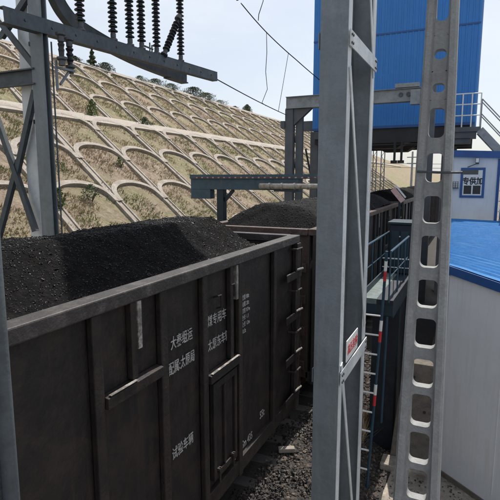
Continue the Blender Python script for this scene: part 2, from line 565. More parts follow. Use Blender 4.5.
P_ = [Vector((upper_x(z), y, z)) + NRM * h for y in (-22, 95) for z, h in ((14.95, -0.2), (14.95, 0.16), (15.35, 0.16), (15.35, -0.2))]
mb.add(P_, [(0, 1, 2, 3), (7, 6, 5, 4), (0, 4, 5, 1), (1, 5, 6, 2), (2, 6, 7, 3), (3, 7, 4, 0)])
tag(mb.build("crest_kerb", M['rib']), "pale concrete kerb along the crest of the hillside", "kerb")

# dry and green grass tufts on the slope
def tufts(name, m, nb, label, want_green):
    b = MB()
    made = 0
    while made < nb:
        y = 8 + 95 * random.random() ** 1.6
        up_ = random.random() < 0.55
        z = random.uniform(BERM + 0.1, 15.2) if up_ else random.uniform(1.5, BERM)
        g = fbm(y * 0.13, z * 0.22, 5.0, 3)
        if (g > 0.12) != want_green and random.random() > 0.12:
            continue
        if fbm(y * 0.5, z * 0.8, 2.0, 3) < -0.15:
            continue
        p = Vector((upper_x(z) if up_ else lower_x(z), y, z))
        hh = random.uniform(0.03, 0.12)
        for _ in range(3):
            a = random.uniform(0, 6.28)
            q = p + Vector((random.uniform(-.12, .12), random.uniform(-.12, .12), -0.05))
            s_ = Vector((math.cos(a), math.sin(a), 0)) * random.uniform(0.012, 0.035)
            tip = q + Vector((random.uniform(-.05, .16), random.uniform(-.1, .1), hh + 0.04))
            b.add([q - s_, q + s_, tip], [(0, 1, 2)])
        made += 1
    o = b.build(name, m, kind='stuff')
    tag(o, label, "grass")
tufts("grass", M['dry'], 42000, "dry straw coloured grass tufts scattered over the hillside", False)
tufts("grass", M['green'], 30000, "green grass patches growing between the arches on the hillside", True)

# shrubs
def shrub(loc, h, wd, m, label, n=420, conifer=False, group=None):
    t = thing("shrub", label, "shrub", loc, group)
    L = Vector(loc)
    st = MB()
    tips = []
    for k in range(5 if not conifer else 1):
        a = random.uniform(0, 6.28)
        tip = L + Vector((math.cos(a) * wd * 0.3, math.sin(a) * wd * 0.3, h * random.uniform(0.55, 0.85))) if not conifer else L + Vector((0, 0, h * 0.95))
        st.tube([L + Vector((0, 0, -0.2)), L.lerp(tip, 0.5) + Vector((random.uniform(-.05, .05), 0, 0)), tip], [0.045 * h / 1.5, 0.03 * h / 1.5, 0.01], 5)
        tips.append(tip)
    st.build("stem", M['bark'], t)
    fo = MB()
    for i in range(n):
        u = random.random()
        if conifer:
            zz = h * (0.12 + 0.88 * u)
            rr = wd * 0.5 * (1 - u) ** 0.8 * random.uniform(0.3, 1.0) * (0.75 + 0.35 * math.sin(u * 26))
        else:
            zz = h * (0.12 + 0.88 * u)
            rr = wd * 0.5 * math.sqrt(max(0, 1 - (2 * u - 0.75) ** 2 * 0.6)) * random.uniform(0.2, 1.0) * (1 - 0.55 * u)
        a = random.uniform(0, 6.28)
        rr *= 0.75 + 0.5 * noise.noise(Vector((math.cos(a) * 1.7, math.sin(a) * 1.7, zz * 1.4)) + L)
        c = L + Vector((math.cos(a) * rr, math.sin(a) * rr, zz))
        s_ = random.uniform(0.05, 0.11) * (h / 1.6) ** 0.6
        d1 = Vector((random.gauss(0, 1), random.gauss(0, 1), random.gauss(0, 0.6))).normalized()
        d2 = d1.orthogonal().normalized()
        d2.rotate(Matrix.Rotation(random.uniform(0, 6.28), 3, d1))
        fo.add([c - d1 * s_, c + d2 * s_ * 0.5, c + d1 * s_, c - d2 * s_ * 0.5], [(0, 1, 2, 3)])
    fo.build("foliage", m, t)
    return t
shrub((-23.6, 31.6, 7.7), 1.5, 2.4, M['leaf_a'], "round grey green shrub on the berm edge halfway up the hillside", 900)
shrub((-25.2, 27.7, 8.8), 1.3, 1.4, M['leaf_c'], "bright green bush just above the berm path", 500)
shrub((-15.0, 14.4, 3.3), 0.9, 1.1, M['leaf_c'], "low fresh green bush inside an arch beside the left gantry", 350)
shrub((-15.4, 16.6, 3.6), 0.7, 1.3, M['leaf_a'], "low dull green bush inside an arch above the near coal heap", 350)
shrub((-17.8, 21.5, 5.1), 0.6, 0.9, M['leaf_c'], "small green bush among the lower arches", 220)
crest = [(37.2, 1.5, 1.5, 'leaf_b', 0, "dark rounded bush on the hill crest nearest the gantry"),
         (39.2, 2.4, 1.5, 'leaf_a', 1, "tallest sparse evergreen on the hill crest"),
         (41.0, 1.7, 1.9, 'leaf_b', 0, "rounded dark bush beside the tallest crest evergreen"),
         (46.5, 1.2, 1.5, 'leaf_a', 0, "small grey green bush on bare crest under the switch beam"),
         (50.5, 1.9, 2.8, 'leaf_b', 0, "wide dark bush on the crest under the switch beam"),
         (52.6, 1.5, 2.2, 'leaf_a', 0, "pale green bush joined to the wide dark crest bush"),
         (58.5, 2.4, 3.4, 'leaf_b', 0, "largest spreading dark bush on the crest below the beam end"),
         (61.5, 1.9, 2.6, 'leaf_a', 0, "loose grey green bush right of the largest crest bush"),
         (65.5, 1.2, 2.6, 'leaf_a', 0, "low straggling bush trailing along the crest"),
         (71.0, 1.0, 1.4, 'leaf_b', 0, "small lone bush on the crest left of the last tree"),
         (76.5, 2.6, 1.4, 'leaf_a', 0, "thin sparse sapling standing alone on the far crest")]
for y, h, wd, mm, con, lab in crest:
    shrub((upper_x(15.2) - random.uniform(0.3, 1.2), y, 15.2), h * (0.85 if con else 0.62), wd * (1.0 if con else 2.0), M[mm], lab, int(900 * h), bool(con), "bushes along the hill crest")

# ------------------------------------------------------------------ track
for s_ in (-0.6, 0.6):
    mb = MB()
    x = TX + s_
    mb.box((x - 0.065, -8, 0.42), (x + 0.065, 90, 0.435))
    mb.box((x - 0.01, -8, 0.435), (x + 0.01, 90, 0.55))
    mb.box((x - 0.035, -8, 0.55), (x + 0.035, 90, 0.60))
    tag(mb.build("rail", M['railsteel']), "steel rail under the wheels nearer the hillside" if s_ < 0 else "steel rail under the wheels nearer the camera side",
        "rail", "rails of the loading track")
sl0 = None
for k in range(60):
    y = -4 + k * 0.6
    if sl0 is None:
        mb = MB()
        mb.add([(TX - 1.17, y - 0.13, 0.22), (TX + 1.17, y - 0.13, 0.22), (TX + 1.17, y + 0.13, 0.22), (TX - 1.17, y + 0.13, 0.22),
                (TX - 1.13, y - 0.10, 0.418), (TX + 1.13, y - 0.10, 0.418), (TX + 1.13, y + 0.10, 0.418), (TX - 1.13, y + 0.10, 0.418)],
               [(0, 3, 2, 1), (4, 5, 6, 7), (0, 1, 5, 4), (1, 2, 6, 5), (2, 3, 7, 6), (3, 0, 4, 7)])
        sl0 = mb.build("sleeper", M['sleeper'], bevel=0.012)
        o = sl0
    else:
        o = sl0.copy()
        COL.objects.link(o)
        o.location.y += k * 0.6
    tag(o, "grey concrete sleeper under the coal wagons, its end showing in the ballast", "sleeper", "sleepers of the loading track")

# loose stones beside the wagon
mb = MB()
for _ in range(9000):
    x = random.uniform(-2.6, -1.0)
    y = 4.2 + 7.5 * random.random() ** 1.3
    z = ballast_z(x)
    r = random.uniform(0.014, 0.036) * (1.25 if random.random() < 0.1 else 1)
    lump(mb, (x, y, z + r * 0.2), r, random.choices((0, 1, 2), (5, 4, 1.3))[0])
tag(mb.build("gravel", [M['stone_a'], M['stone_b'], M['stone_c']], kind='stuff'), "loose grey brown ballast stones beside the coal wagons", "gravel")
mb = MB()
for _ in range(2600):
    x = random.gauss(-2.15, 0.30)
    y = random.uniform(4.3, 9.5)
    if fbm(x * 2.0, y * 1.2, 11.0, 2) < -0.05 or x > -1.2:
        continue
    lump(mb, (x, y, ballast_z(x) + 0.035), random.uniform(0.006, 0.024), 0)
tag(mb.build("spilled_coal", M['lump'], kind='stuff'), "spilled coal crumbs lying on the ballast below the wagon", "coal")
mb = MB()
for _ in range(1500):
    x = random.uniform(-1.3, 0.6)
    y = 5.4 + 4.5 * random.random()
    lump(mb, (x, y, 0.03), random.uniform(0.005, 0.020), random.choices((0, 1, 2), (3, 0.5, 4))[0])
tag(mb.build("rubble", [M['stone_a'], M['stone_b'], M['stone_c']], kind='stuff'), "crumbs of stone and coal strewn over the pale paving", "rubble")
mb = MB()
mb.beam((-2.50, 6.44, 0.465), (-2.28, 6.56, 0.465), 0.10, 0.07)
tag(mb.build("stone_block", M['rib'], bevel=0.015), "pale broken stone block lying on ballast by the wagon corner", "stone block")

# ------------------------------------------------------------------ coal wagons
HW = 1.05          # outer skin half width
TOP = 3.70
def make_wagon(label, yc, mp, mrail, detail=True, length=10.0, mend=None):
    mend = mend or mp
    L = length / 2
    t = thing("coal_wagon", label, "coal wagon", (TX, yc, 0), "coal wagons of the train")
    def X(s_, d): return TX + s_ * d
    # floor and underframe
    b = MB()
    b.box((TX - HW + 0.05, yc - L + 0.05, 1.05), (TX + HW - 0.05, yc + L - 0.05, 1.13))
    b.build("floor", M['under'], t)
    b = MB()
    b.box((TX - 0.22, yc - L - 0.1, 0.82), (TX + 0.22, yc + L + 0.1, 1.048))
    for k in range(-4, 5):
        b.box((TX - HW + 0.1, yc + k * 1.08 - 0.06, 0.9), (TX - 0.222, yc + k * 1.08 + 0.06, 1.046))
        b.box((TX + 0.222, yc + k * 1.08 - 0.06, 0.9), (TX + HW - 0.1, yc + k * 1.08 + 0.06, 1.046))
    b.build("underframe", M['under'], t)
    posts = [0.0 - 0.55, 0.55, 1.39, 2.12, 2.95, 4.05, -1.39, -2.12, -2.95, -4.05]
    for s_ in (1, -1):
        b = MB()
        x0, x1 = sorted((X(s_, HW - 0.06), X(s_, HW)))
        xin = X(s_, HW - 0.055)
        b.box((min(X(s_, HW - 0.06), xin), yc - L + 0.02, 1.0), (max(X(s_, HW - 0.06), xin), yc + L - 0.02, TOP - 0.10))
        # outer sheet, slightly dented between the posts
        ny_, nz_ = (110, 28) if detail else (30, 8)
        vs_, fs_ = [], []
        for jz in range(nz_ + 1):
            for jy in range(ny_ + 1):
                yy_ = yc - L + 0.021 + (2 * L - 0.042) * jy / ny_
                zz_ = 1.0 + (TOP - 1.10) * jz / nz_
                dent = 0.010 * fbm(yy_ * 1.6, zz_ * 1.6, s_ * 3.0, 3) - 0.012 * max(0, fbm(yy_ * 3.1, zz_ * 3.1, 7.0, 2) - 0.35)
                vs_.append((X(s_, HW - 0.006 + min(0.006, dent)), yy_, zz_))
        for jz in range(nz_):
            for jy in range(ny_):
                q_ = jz * (ny_ + 1) + jy
                fs_.append((q_, q_ + 1, q_ + ny_ + 2, q_ + ny_ + 1))
        b.add(vs_, fs_)
        b.build("side_wall", mp, t, smooth=True)
        b = MB()
        x0, x1 = sorted((X(s_, HW - 0.09), X(s_, HW + 0.075)))
        b.box((x0, yc - L - 0.02, TOP - 0.115), (x1, yc + L + 0.02, TOP))
        b.build("top_rail", mrail, t, bevel=0.012)
        b = MB()
        x0, x1 = sorted((X(s_, HW - 0.10), X(s_, HW + 0.05)))
        b.box((x0, yc - L, 0.93), (x1, yc + L, 1.12))
        b.build("side_sill", mp, t, bevel=0.008)
        for yl in posts:
            b = MB()
            x0, x1 = sorted((X(s_, HW + 0.002), X(s_, HW + 0.06)))
            b.box((x0, yc + yl - 0.05, 0.90), (x1, yc + yl + 0.05, TOP - 0.117))
            b.build("side_post", mp, t, bevel=0.01)
        for sy in (1, -1):
            b = MB()
            x0, x1 = sorted((X(s_, HW + 0.002), X(s_, HW + 0.09)))
            y0, y1 = sorted((yc + sy * (L - 0.13), yc + sy * (L + 0.03)))
            b.box((x0, y0, 0.90), (x1, y1, TOP - 0.117))
            b.build("corner_post", mp, t, bevel=0.01)
            if not detail:
                continue
            # ledge bay next to the middle: ledge with stub posts above it
            for (ya, yb, zl, stub, door) in ((0.61, 1.33, 2.92, 0.97, False), (2.18, 2.89, 2.49, 2.72, True)):
                y0, y1 = sorted((yc + sy * ya, yc + sy * yb))
                b = MB()
                xa, xb, xc = X(s_, HW + 0.002), X(s_, HW + 0.085), X(s_, HW + 0.085)
                b.add([(xa, y0, zl - 0.09), (xa, y1, zl - 0.09), (xb, y1, zl - 0.09), (xb, y0, zl - 0.09),
                       (xa, y0, zl + 0.012), (xa, y1, zl + 0.012), (xc, y1, zl), (xc, y0, zl)],
                      [(0, 1, 2, 3), (4, 7, 6, 5), (0, 4, 5, 1), (1, 5, 6, 2), (2, 6, 7, 3), (3, 7, 4, 0)])
                lg = b.build("ledge", mp, t, bevel=0.006)
                b = MB()
                xa, xb = sorted((X(s_, HW + 0.058), X(s_, HW + 0.088)))
                b.box((xa, y0 + 0.03, zl + 0.0125), (xb, y0 + (y1 - y0) * (0.96 if door else 0.5), zl + 0.017))
                b.build("sunlit_worn_edge", M['wagon_worn_lit'], lg)  # pale strip painting the sunlit line along the worn ledge
                b = MB()
                xa, xb = sorted((X(s_, HW + 0.002), X(s_, HW + 0.06)))
                b.box((xa, yc + sy * stub - 0.035, zl + 0.021), (xb, yc + sy * stub + 0.035, TOP - 0.118))
                b.build("stub_post", mp, t, bevel=0.006)
                b = MB()
                xa, xb = sorted((X(s_, HW + 0.002), X(s_, HW + 0.065)))
                yo = 0.045 if not door else 0.10
                b.box((xa, yc + sy * stub + yo, TOP - 0.52), (xb, yc + sy * stub + yo + 0.05, TOP - 0.119))
                b.build("lit_stub_face", M['wagon_worn_lit'], t)  # pale strip standing in for the lit face of the stub post
                if door:
                    ym = (y0 + y1) / 2
                    d = MB()
                    xa, xb = sorted((X(s_, HW + 0.002), X(s_, HW + 0.03)))
                    d.box((xa, y0 + 0.09, 1.22), (xb, y1 - 0.05, 2.36))
                    dd = d.build("door", mp, t, bevel=0.006)
                    f = MB()
                    xa, xb = sorted((X(s_, HW + 0.031), X(s_, HW + 0.06)))
                    for (a, c_, zA, zB) in ((y0 + 0.09, y0 + 0.15, 1.22, 2.36), (y1 - 0.11, y1 - 0.05, 1.22, 2.36), (ym - 0.02, ym + 0.02, 1.31, 2.27)):
                        f.box((xa, a, zA), (xb, c_, zB))
                    f.box((xa, y0 + 0.151, 1.22), (xb, y1 - 0.111, 1.30))
                    f.box((xa, y0 + 0.151, 2.28), (xb, y1 - 0.111, 2.36))
                    f.build("door_frame", mp, dd, bevel=0.005)
                    for yy in (y0 + 0.19, y1 - 0.18):
                        h_ = MB()
                        h_.tube([(X(s_, HW + 0.075), yy, 1.16), (X(s_, HW + 0.075), yy, 1.34)], 0.012, 7)
                        h_.box((min(X(s_, HW + 0.03), X(s_, HW + 0.10)), yy - 0.025, 1.31), (max(X(s_, HW + 0.03), X(s_, HW + 0.085)), yy + 0.025, 1.34))
                        h_.build("latch", M['under'], dd)
                    # grab hooks above the door
                    for yy in (y0 + 0.20, y0 + 0.52):
                        h_ = MB()
                        zz = 3.30 if yy < ym else 3.36
                        h_.tube([(X(s_, HW + 0.002), yy, zz), (X(s_, HW + 0.06), yy, zz + 0.02), (X(s_, HW + 0.065), yy + 0.06, zz + 0.02), (X(s_, HW + 0.06), yy + 0.08, zz - 0.12), (X(s_, HW + 0.002), yy + 0.08, zz - 0.14)], 0.011, 6)
                        h_.build("hook", mp, t)
            # end ladder: step plates and bent handles
            for zz in (3.37, 2.73, 2.08, 1.44):
                p = MB()
                y0, y1 = sorted((yc + sy * (L - 0.62), yc + sy * (L + 0.02)))
                xa, xb = sorted((X(s_, HW + 0.0915), X(s_, HW + 0.108)))
                p.box((xa, y0, zz - 0.31), (xb, y1, zz - 0.20))
                pl = p.build("step_plate", mp, t, bevel=0.005)
                p = MB()
                xa, xb = sorted((X(s_, HW + 0.093), X(s_, HW + 0.107)))
                p.box((xa, y0 + 0.02, zz - 0.1995), (xb, y0 + 0.34, zz - 0.193))
                p.build("sunlit_worn_edge", M['wagon_worn_lit'], pl)  # lit top edge of the plate, put in as a pale strip
                p = MB()
                xr = X(s_, HW + 0.118)
                ya, yb = sorted((yc + sy * (L - 0.27), yc + sy * (L - 0.02)))
                p.tube([(X(s_, HW), ya, zz + 0.14), (xr, ya, zz + 0.14), (xr, yb, zz + 0.14), (xr, yb, zz - 0.17), (xr, ya, zz - 0.17), (xr, ya, zz + 0.13)], 0.016, 7)
                p.build("handle", M['under'], t)
                p = MB()
                p.tube([(xr, ya + 0.01, zz - 0.17), (X(s_, HW + 0.13), yb + sy * 0.02, zz - 0.185)], 0.018, 7)
                p.build("step_bar", M['wagon_worn_lit'], t)
    for sy in (1, -1):
        b = MB()
        y0, y1 = sorted((yc + sy * (L - 0.06), yc + sy * L))
        b.box((TX - HW + 0.062, y0, 1.0), (TX + HW - 0.062, y1, TOP - 0.115))
        b.build("end_wall", mend, t)
        b = MB()
        y0, y1 = sorted((yc + sy * (L - 0.08), yc + sy * (L + 0.07)))
        b.box((TX - HW + 0.093, y0, TOP - 0.114), (TX + HW - 0.093, y1, TOP - 0.002))
        b.build("end_rail", mrail, t, bevel=0.012)
        for zz in (3.02, 2.45, 1.88, 1.25):
            b = MB()
            y0, y1 = sorted((yc + sy * (L + 0.002), yc + sy * (L + 0.08)))
            b.box((TX - HW + 0.10, y0, zz - 0.08), (TX + HW - 0.10, y1, zz + 0.08))
            b.build("end_rib", mend, t, bevel=0.012)
        # coupler
        b = MB()
        b.box((TX - 0.10, min(yc + sy * (L + 0.101), yc + sy * (L + 0.36)), 0.76), (TX + 0.10, max(yc + sy * (L + 0.101), yc + sy * (L + 0.36)), 0.98))
        b.box((TX - 0.16, min(yc + sy * (L + 0.361), yc + sy * (L + 0.45)), 0.72), (TX + 0.13, max(yc + sy * (L + 0.361), yc + sy * (L + 0.45)), 1.02))
        b.build("coupler", M['under'], t, bevel=0.02)
        # bogie
        yb = yc + sy * (L - 1.75)
        bo = MB()
        for s_ in (1, -1):
            xa, xb = sorted((X(s_, 0.72), X(s_, 0.86)))
            bo.add([(xa, yb - 0.95, 0.62), (xa, yb - 0.95, 0.80), (xa, yb - 0.4, 0.92), (xa, yb + 0.4, 0.92), (xa, yb + 0.95, 0.80), (xa, yb + 0.95, 0.62), (xa, yb + 0.45, 0.55), (xa, yb - 0.45, 0.55),
                    (xb, yb - 0.95, 0.62), (xb, yb - 0.95, 0.80), (xb, yb - 0.4, 0.92), (xb, yb + 0.4, 0.92), (xb, yb + 0.95, 0.80), (xb, yb + 0.95, 0.62), (xb, yb + 0.45, 0.55), (xb, yb - 0.45, 0.55)],
                   [tuple(range(8)), tuple(range(15, 7, -1))] + [(i, i + 8, (i + 1) % 8 + 8, (i + 1) % 8) for i in range(8)])
        bo.box((TX - 0.715, yb - 0.16, 0.66), (TX + 0.715, yb + 0.16, 0.815))
        bog = bo.build("bogie", M['under'], t, bevel=0.02)
        for dy in (-0.72, 0.72):
            wh = MB()
            for s_ in (1, -1):
                wh.lathe([(0.06, -0.05), (0.40, -0.05), (0.40, 0.02), (0.36, 0.03), (0.34, 0.045), (0.14, 0.02), (0.10, 0.06), (0.05, 0.065)], (X(s_, 0.60), yb + dy, 1.0), (s_, 0, 0), 26)
            wh.tube([(TX - 0.6, yb + dy, 1.0), (TX + 0.6, yb + dy, 1.0)], 0.06, 10)
            # wheels stand on the rail head
            for v in wh.v:
                v.z += 0.002
            wh.build("wheelset", M['under'], bog, smooth=False)
    return t

W1, W2 = 2.08, 13.0
wag1 = make_wagon("nearest coal wagon, black with white Chinese lettering on its side", W1, M['wagon'], M['wagon_rail'])
xt = TX + HW + 0.002
def wtext(s_, y, z, size, st=0.88):
    o = text_part(s_, (xt, y, z), (0, 1, 0), (0, 0, 1), size, M['letter'], wag1, stretch=st)
    SKIP.add(o.name)
wtext("大秦组运", 3.64, 2.985, 0.135, 0.72)
wtext("配属:太原局", 3.60, 2.745, 0.135, 0.66)
wtext("煤专用车", 4.33, 3.005, 0.135, 0.80)
wtext("太原东车辆段", 4.33, 2.735, 0.135, 0.74)
wtext("试验车辆", 3.62, 1.88, 0.135, 0.72)
for i, s_ in enumerate(("载重 80t", "自重 20t", "容积 87m", "换长 1.1", "全长 12m", "70.3t")):
    wtext(s_, 5.16, 3.10 - i * 0.085, 0.070, 0.85)
wtext("55t", 5.72, 1.30, 0.15, 0.8)
wtext("5m 435", 5.16, 1.16, 0.14, 0.75)

wag2 = make_wagon("rusty brown coal wagon coupled behind the black lettered wagon", W2, M['shaded_brown'], M['brown_rail'], mend=M['brown'])
wag3 = make_wagon("dark blue green coal wagon third in the train under the blue bunker", W2 + 10.92, M['teal_wagon'], M['wagon_rail'], False)
wag4 = make_wagon("dark coal wagon last in the train beyond the blue bunker", W2 + 21.84, M['wagon'], M['wagon_rail'], False)

# ------------------------------------------------------------------ coal heaps
def heap(label, y0, y1, fz, m, ml, nl, lr=(0.006, 0.017), step=0.05):
    b = MB()
    nx = 30
    ny = int((y1 - y0) / step) + 1
    xa, xb = TX - HW + 0.065, TX + HW - 0.065
    vs, fs = [], []
    def zz(x, y):
        return fz((x - TX) / HW, y) + 0.030 * fbm(x * 2.2, y * 2.2, 1.0) + 0.016 * fbm(x * 8, y * 8, 4.0)
    for j in range(ny):
        y = y0 + (y1 - y0) * j / (ny - 1)
        for i in range(nx):
            x = xa + (xb - xa) * i / (nx - 1)
            vs.append((x, y, max(zz(x, y), 1.14)))
    for j in range(ny - 1):
        for i in range(nx - 1):
            fs.append((j * nx + i, j * nx + i + 1, (j + 1) * nx + i + 1, (j + 1) * nx + i))
    b.add(vs, fs)
    t = tag(b.build("coal_heap", m, smooth=True, kind='stuff'), label, "coal")
    lb = MB()
    for _ in range(nl):
        x = random.uniform(xa + 0.02, xb - 0.02)
        y = random.uniform(y0, y1)
        r = random.uniform(*lr) * (2.0 if random.random() < 0.02 else 1)
        z = zz(x, y)
        if z > 1.2:
            lump(lb, (x, y, z + r * 0.25), r)
    o = lb.build("lumps", ml, t)
    return t
def sm(a, b, x):
    x = min(1, max(0, (x - a) / (b - a)))
    return x * x * (3 - 2 * x)
def fz1(u, y):
    # flat shoulder along the near rail, mound behind it, the pile ending at its angle of repose
    base = 3.60 + 0.02 * math.sin(y * 1.3)
    ridge = 0.42 * sm(0.75, -0.12, u) * (1 - sm(-0.35, -1.0, u) * 0.9)
    extra = 0.04 * sm(3.6, 5.2, y) * sm(0.9, 0.2, u)
    z = base + ridge + extra
    yend = 6.15 - 0.40 * u
    return min(z, 3.99 - max(0, y - yend) * 0.80)
def fz2(u, y):
    crest_ = 4.06 - 0.42 * abs(u) ** 3.0
    return min(crest_, 3.42 + max(0, y - 8.25) * 0.95 - 0.2 * abs(u), 3.30 + max(0, 17.6 - y) * 0.7)
heap("black lumpy coal heaped in the nearest wagon", -2.5, 7.0, fz1, M['coal'], M['lump'], 34000, (0.003, 0.0095))
heap("greyish dusty coal heaped in the brown wagon", 8.1, 17.9, fz2, M['coal_dusty'], M['lump_dusty'], 9000, (0.004, 0.012))
heap("black coal heaped in the third wagon", 19.0, 28.8, lambda u, y: min(4.05 - 0.5 * abs(u) ** 2, 3.3 + (y - 19) * 0.6, 3.3 + (28.8 - y) * 0.6), M['coal'], M['lump'], 800)
heap("black coal heaped in the last wagon", 29.95, 39.7, lambda u, y: min(4.05 - 0.5 * abs(u) ** 2, 3.3 + (y - 29.95) * 0.6, 3.3 + (39.7 - y) * 0.6), M['coal'], M['lump'], 400)

# ------------------------------------------------------------------ steel lattice post right of the wagon
t = thing("lattice_post", "tall grey steel lattice post standing between the wagons and the teal ladder", "steel post", (-1.075, 4.3, 0))
b = MB()
XA, XB = -1.160, -0.945
b.box((XA, 3.80, 0), (XB, 3.812, 9))
b.build("web_plate", M['galv'], t)
for yy, s_, nm in ((3.8125, 1, "near"), (4.86, -1, "far")):
    for xx0, xx1 in ((XA, XA + 0.012), (XB - 0.012, XB)):
        b = MB()
        y0, y1 = sorted((yy, yy + s_ * 0.115))
        b.box((xx0, y0, 0), (xx1, y1, 9))
        b.build("flange", M['galv_light'] if xx1 == XB else M['galv'], t, bevel=0.002)  # flanges on the right side painted paler, as the lit side
b = MB()
b.box((XA, 4.8605, 0), (XB, 4.872, 9))
b.build("web_plate", M['galv'], t)
for side, xx in ((0, XB + 0.006), (1, XA - 0.006)):
    zs = [0.35, 3.02, 5.42, 7.8]
    for k, (za, zb) in enumerate(zip(zs, zs[1:])):
        # V lacing: bar from the near flange to the far flange
        for (ya, yb, z0_, z1_) in ((3.87, 4.80, zb, za + 0.08), ):
            b = MB()
            b.beam((xx, ya, z0_), (xx, yb, z1_), 0.055, 0.008, (1, 0, 0))
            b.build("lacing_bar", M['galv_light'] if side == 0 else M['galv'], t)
    for zc in (0.4, 2.90, 5.62, 7.9):
        b = MB()
        x0, x1 = sorted((xx + (0.005 if side == 0 else -0.005), xx + (0.013 if side == 0 else -0.013)))
        b.box((x0, 3.815, zc - 0.06), (x1, 4.858, zc + 0.06))
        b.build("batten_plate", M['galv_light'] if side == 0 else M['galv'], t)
for zc in (0.4, 2.90, 5.62, 7.9):
    for yy in (3.845, 3.885, 4.79, 4.83):
        for dz in (-0.03, 0.03):
            b = MB()
            b.lathe([(0.011, 0), (0.011, 0.009)], (XB + 0.019, yy, zc + dz), (1, 0, 0), 6)
            b.build("bolt", M['fitting'], t)
s_ = thing("warning_sign", "small white sign with red characters fixed low on the grey lattice post", "sign", (-0.92, 4.2, 3.1))
b = MB()
b.box((-0.922, 3.94, 3.01), (-0.914, 4.36, 3.20))
b.build("sign_plate", M['white'], s_, bevel=0.002)
text_part("高压危险", (-0.9128, 3.965, 3.07), (0, 1, 0), (0, 0, 1), 0.10, M['red'], s_, depth=0.001, stretch=0.95)

# ------------------------------------------------------------------ concrete post with holes
t = thing("concrete_post", "tapered grey concrete post pierced by a column of holes in front of the shed", "concrete post", (-0.375, 4.98, 0))
cx, py = -0.372, 4.98
def half(z): return (0.495 - 0.0372 * z) / 2
b = MB()
ZT = 8.2
fl = 0.085
for s_ in (-1, 1):
    for dy0, dy1 in ((-0.13, 0.13),):
        o0, o1 = s_ * half(0), s_ * half(ZT)
        i0, i1 = s_ * (half(0) - fl * 1.25), s_ * (half(ZT) - fl * 0.8)
        c0, c1 = s_ * (half(0) - 0.02), s_ * (half(ZT) - 0.02)
        prof0 = [(o0, -0.10), (c0, -0.13), (i0 + s_ * 0.02, -0.13), (i0, -0.06), (i0, 0.06), (i0 + s_ * 0.02, 0.13), (c0, 0.13), (o0, 0.10)]
        prof1 = [(o1, -0.08), (c1, -0.105), (i1 + s_ * 0.015, -0.105), (i1, -0.05), (i1, 0.05), (i1 + s_ * 0.015, 0.105), (c1, 0.105), (o1, 0.08)]
        vs = [(cx + x, py + y, 0) for x, y in prof0] + [(cx + x, py + y, ZT) for x, y in prof1]
        b.add(vs, [tuple(range(8)), tuple(range(15, 7, -1))] + [(i, (i + 1) % 8, (i + 1) % 8 + 8, i + 8) for i in range(8)])
holes = [(0.44, 0.77), (0.85, 1.18), (1.26, 1.59), (1.66, 2.00), (2.07, 2.41), (2.49, 2.78), (2.90, 3.20), (3.31, 3.59), (3.71, 4.02), (4.14, 4.40),
         (4.53, 4.80), (4.94, 5.21), (5.35, 5.43), (5.64, 5.73), (5.97, 6.68), (7.0, 7.6)]
edges = [0.0] + [(holes[i][1] + holes[i + 1][0]) / 2 for i in range(len(holes) - 1)] + [ZT]
NSEG = 6
for (h0, h1), e0, e1 in zip(holes, edges, edges[1:]):
    hw_ = lambda z: half(z) - fl * (1.25 - 0.055 * z) + 0.006
    zc = (h0 + h1) / 2
    wd = min(hw_(zc) - 0.006, 0.098 if h1 - h0 > 0.2 else 0.052)
    hh = (h1 - h0) / 2
    rad = min(0.05, hh * 0.95, wd * 0.9)
    inner = []
    for qx, qz, a0 in ((1, 1, 0), (-1, 1, 90), (-1, -1, 180), (1, -1, 270)):
        for k in range(NSEG + 1):
            a = R(a0 + 90 * k / NSEG)
            inner.append((qx * (wd - rad) + rad * math.cos(a), zc + qz * (hh - rad) + rad * math.sin(a)))
    outer = []
    for x, z in inner:
        dx, dz = x / wd, (z - zc) / hh
        if abs(dz) >= abs(dx):
            zz = e1 if dz > 0 else e0
            xx = max(-1, min(1, dx / max(abs(dz), 1e-6))) * hw_(zz)
        else:
            f = dz / abs(dx)
            zz = zc + f * ((e1 - zc) if f > 0 else (zc - e0))
            xx = (1 if dx > 0 else -1) * hw_(zz)
        outer.append((xx, zz))
    N = len(inner)
    th = 0.052
    vs = [(cx + x, py - th, z) for x, z in outer] + [(cx + x, py - th, z) for x, z in inner] + \
         [(cx + x, py + th, z) for x, z in inner] + [(cx + x, py + th, z) for x, z in outer]
    fs = []
    for i in range(N):
        j = (i + 1) % N
        fs += [(i, j, N + j, N + i), (N + i, N + j, 2 * N + j, 2 * N + i), (2 * N + i, 2 * N + j, 3 * N + j, 3 * N + i)]
    b.add(vs, fs)
b.build("shaft", M['concrete_pole'], t)
b = MB()
b.tube([(cx - half(4.6) + 0.02, py - 0.14, 4.63), (cx + 0.05, py - 0.16, 4.62), (cx + 0.36, py - 0.15, 4.62)], 0.012, 6)
b.box((cx + 0.25, py - 0.17, 4.60), (cx + 0.38, py - 0.13, 4.64))
b.build("iron_bracket", M['gantry'], t)

# ------------------------------------------------------------------ slim pole at the left edge
t = thing("signal_pole", "slim dark grey pole in front of the nearest wagon at its near end", "pole", (-1.84, 1.27, 0))
b = MB()
b.tube([(-1.785, 1.345, 0), (-1.785, 1.345, 7.5)], 0.034, 16)
b.build("shaft", M['gantry'], t, smooth=True)
b = MB()
b.box((-1.90, 1.31, 0), (-1.827, 1.35, 7.5))
b.build("cable_duct", M['gantry'], t, bevel=0.004)

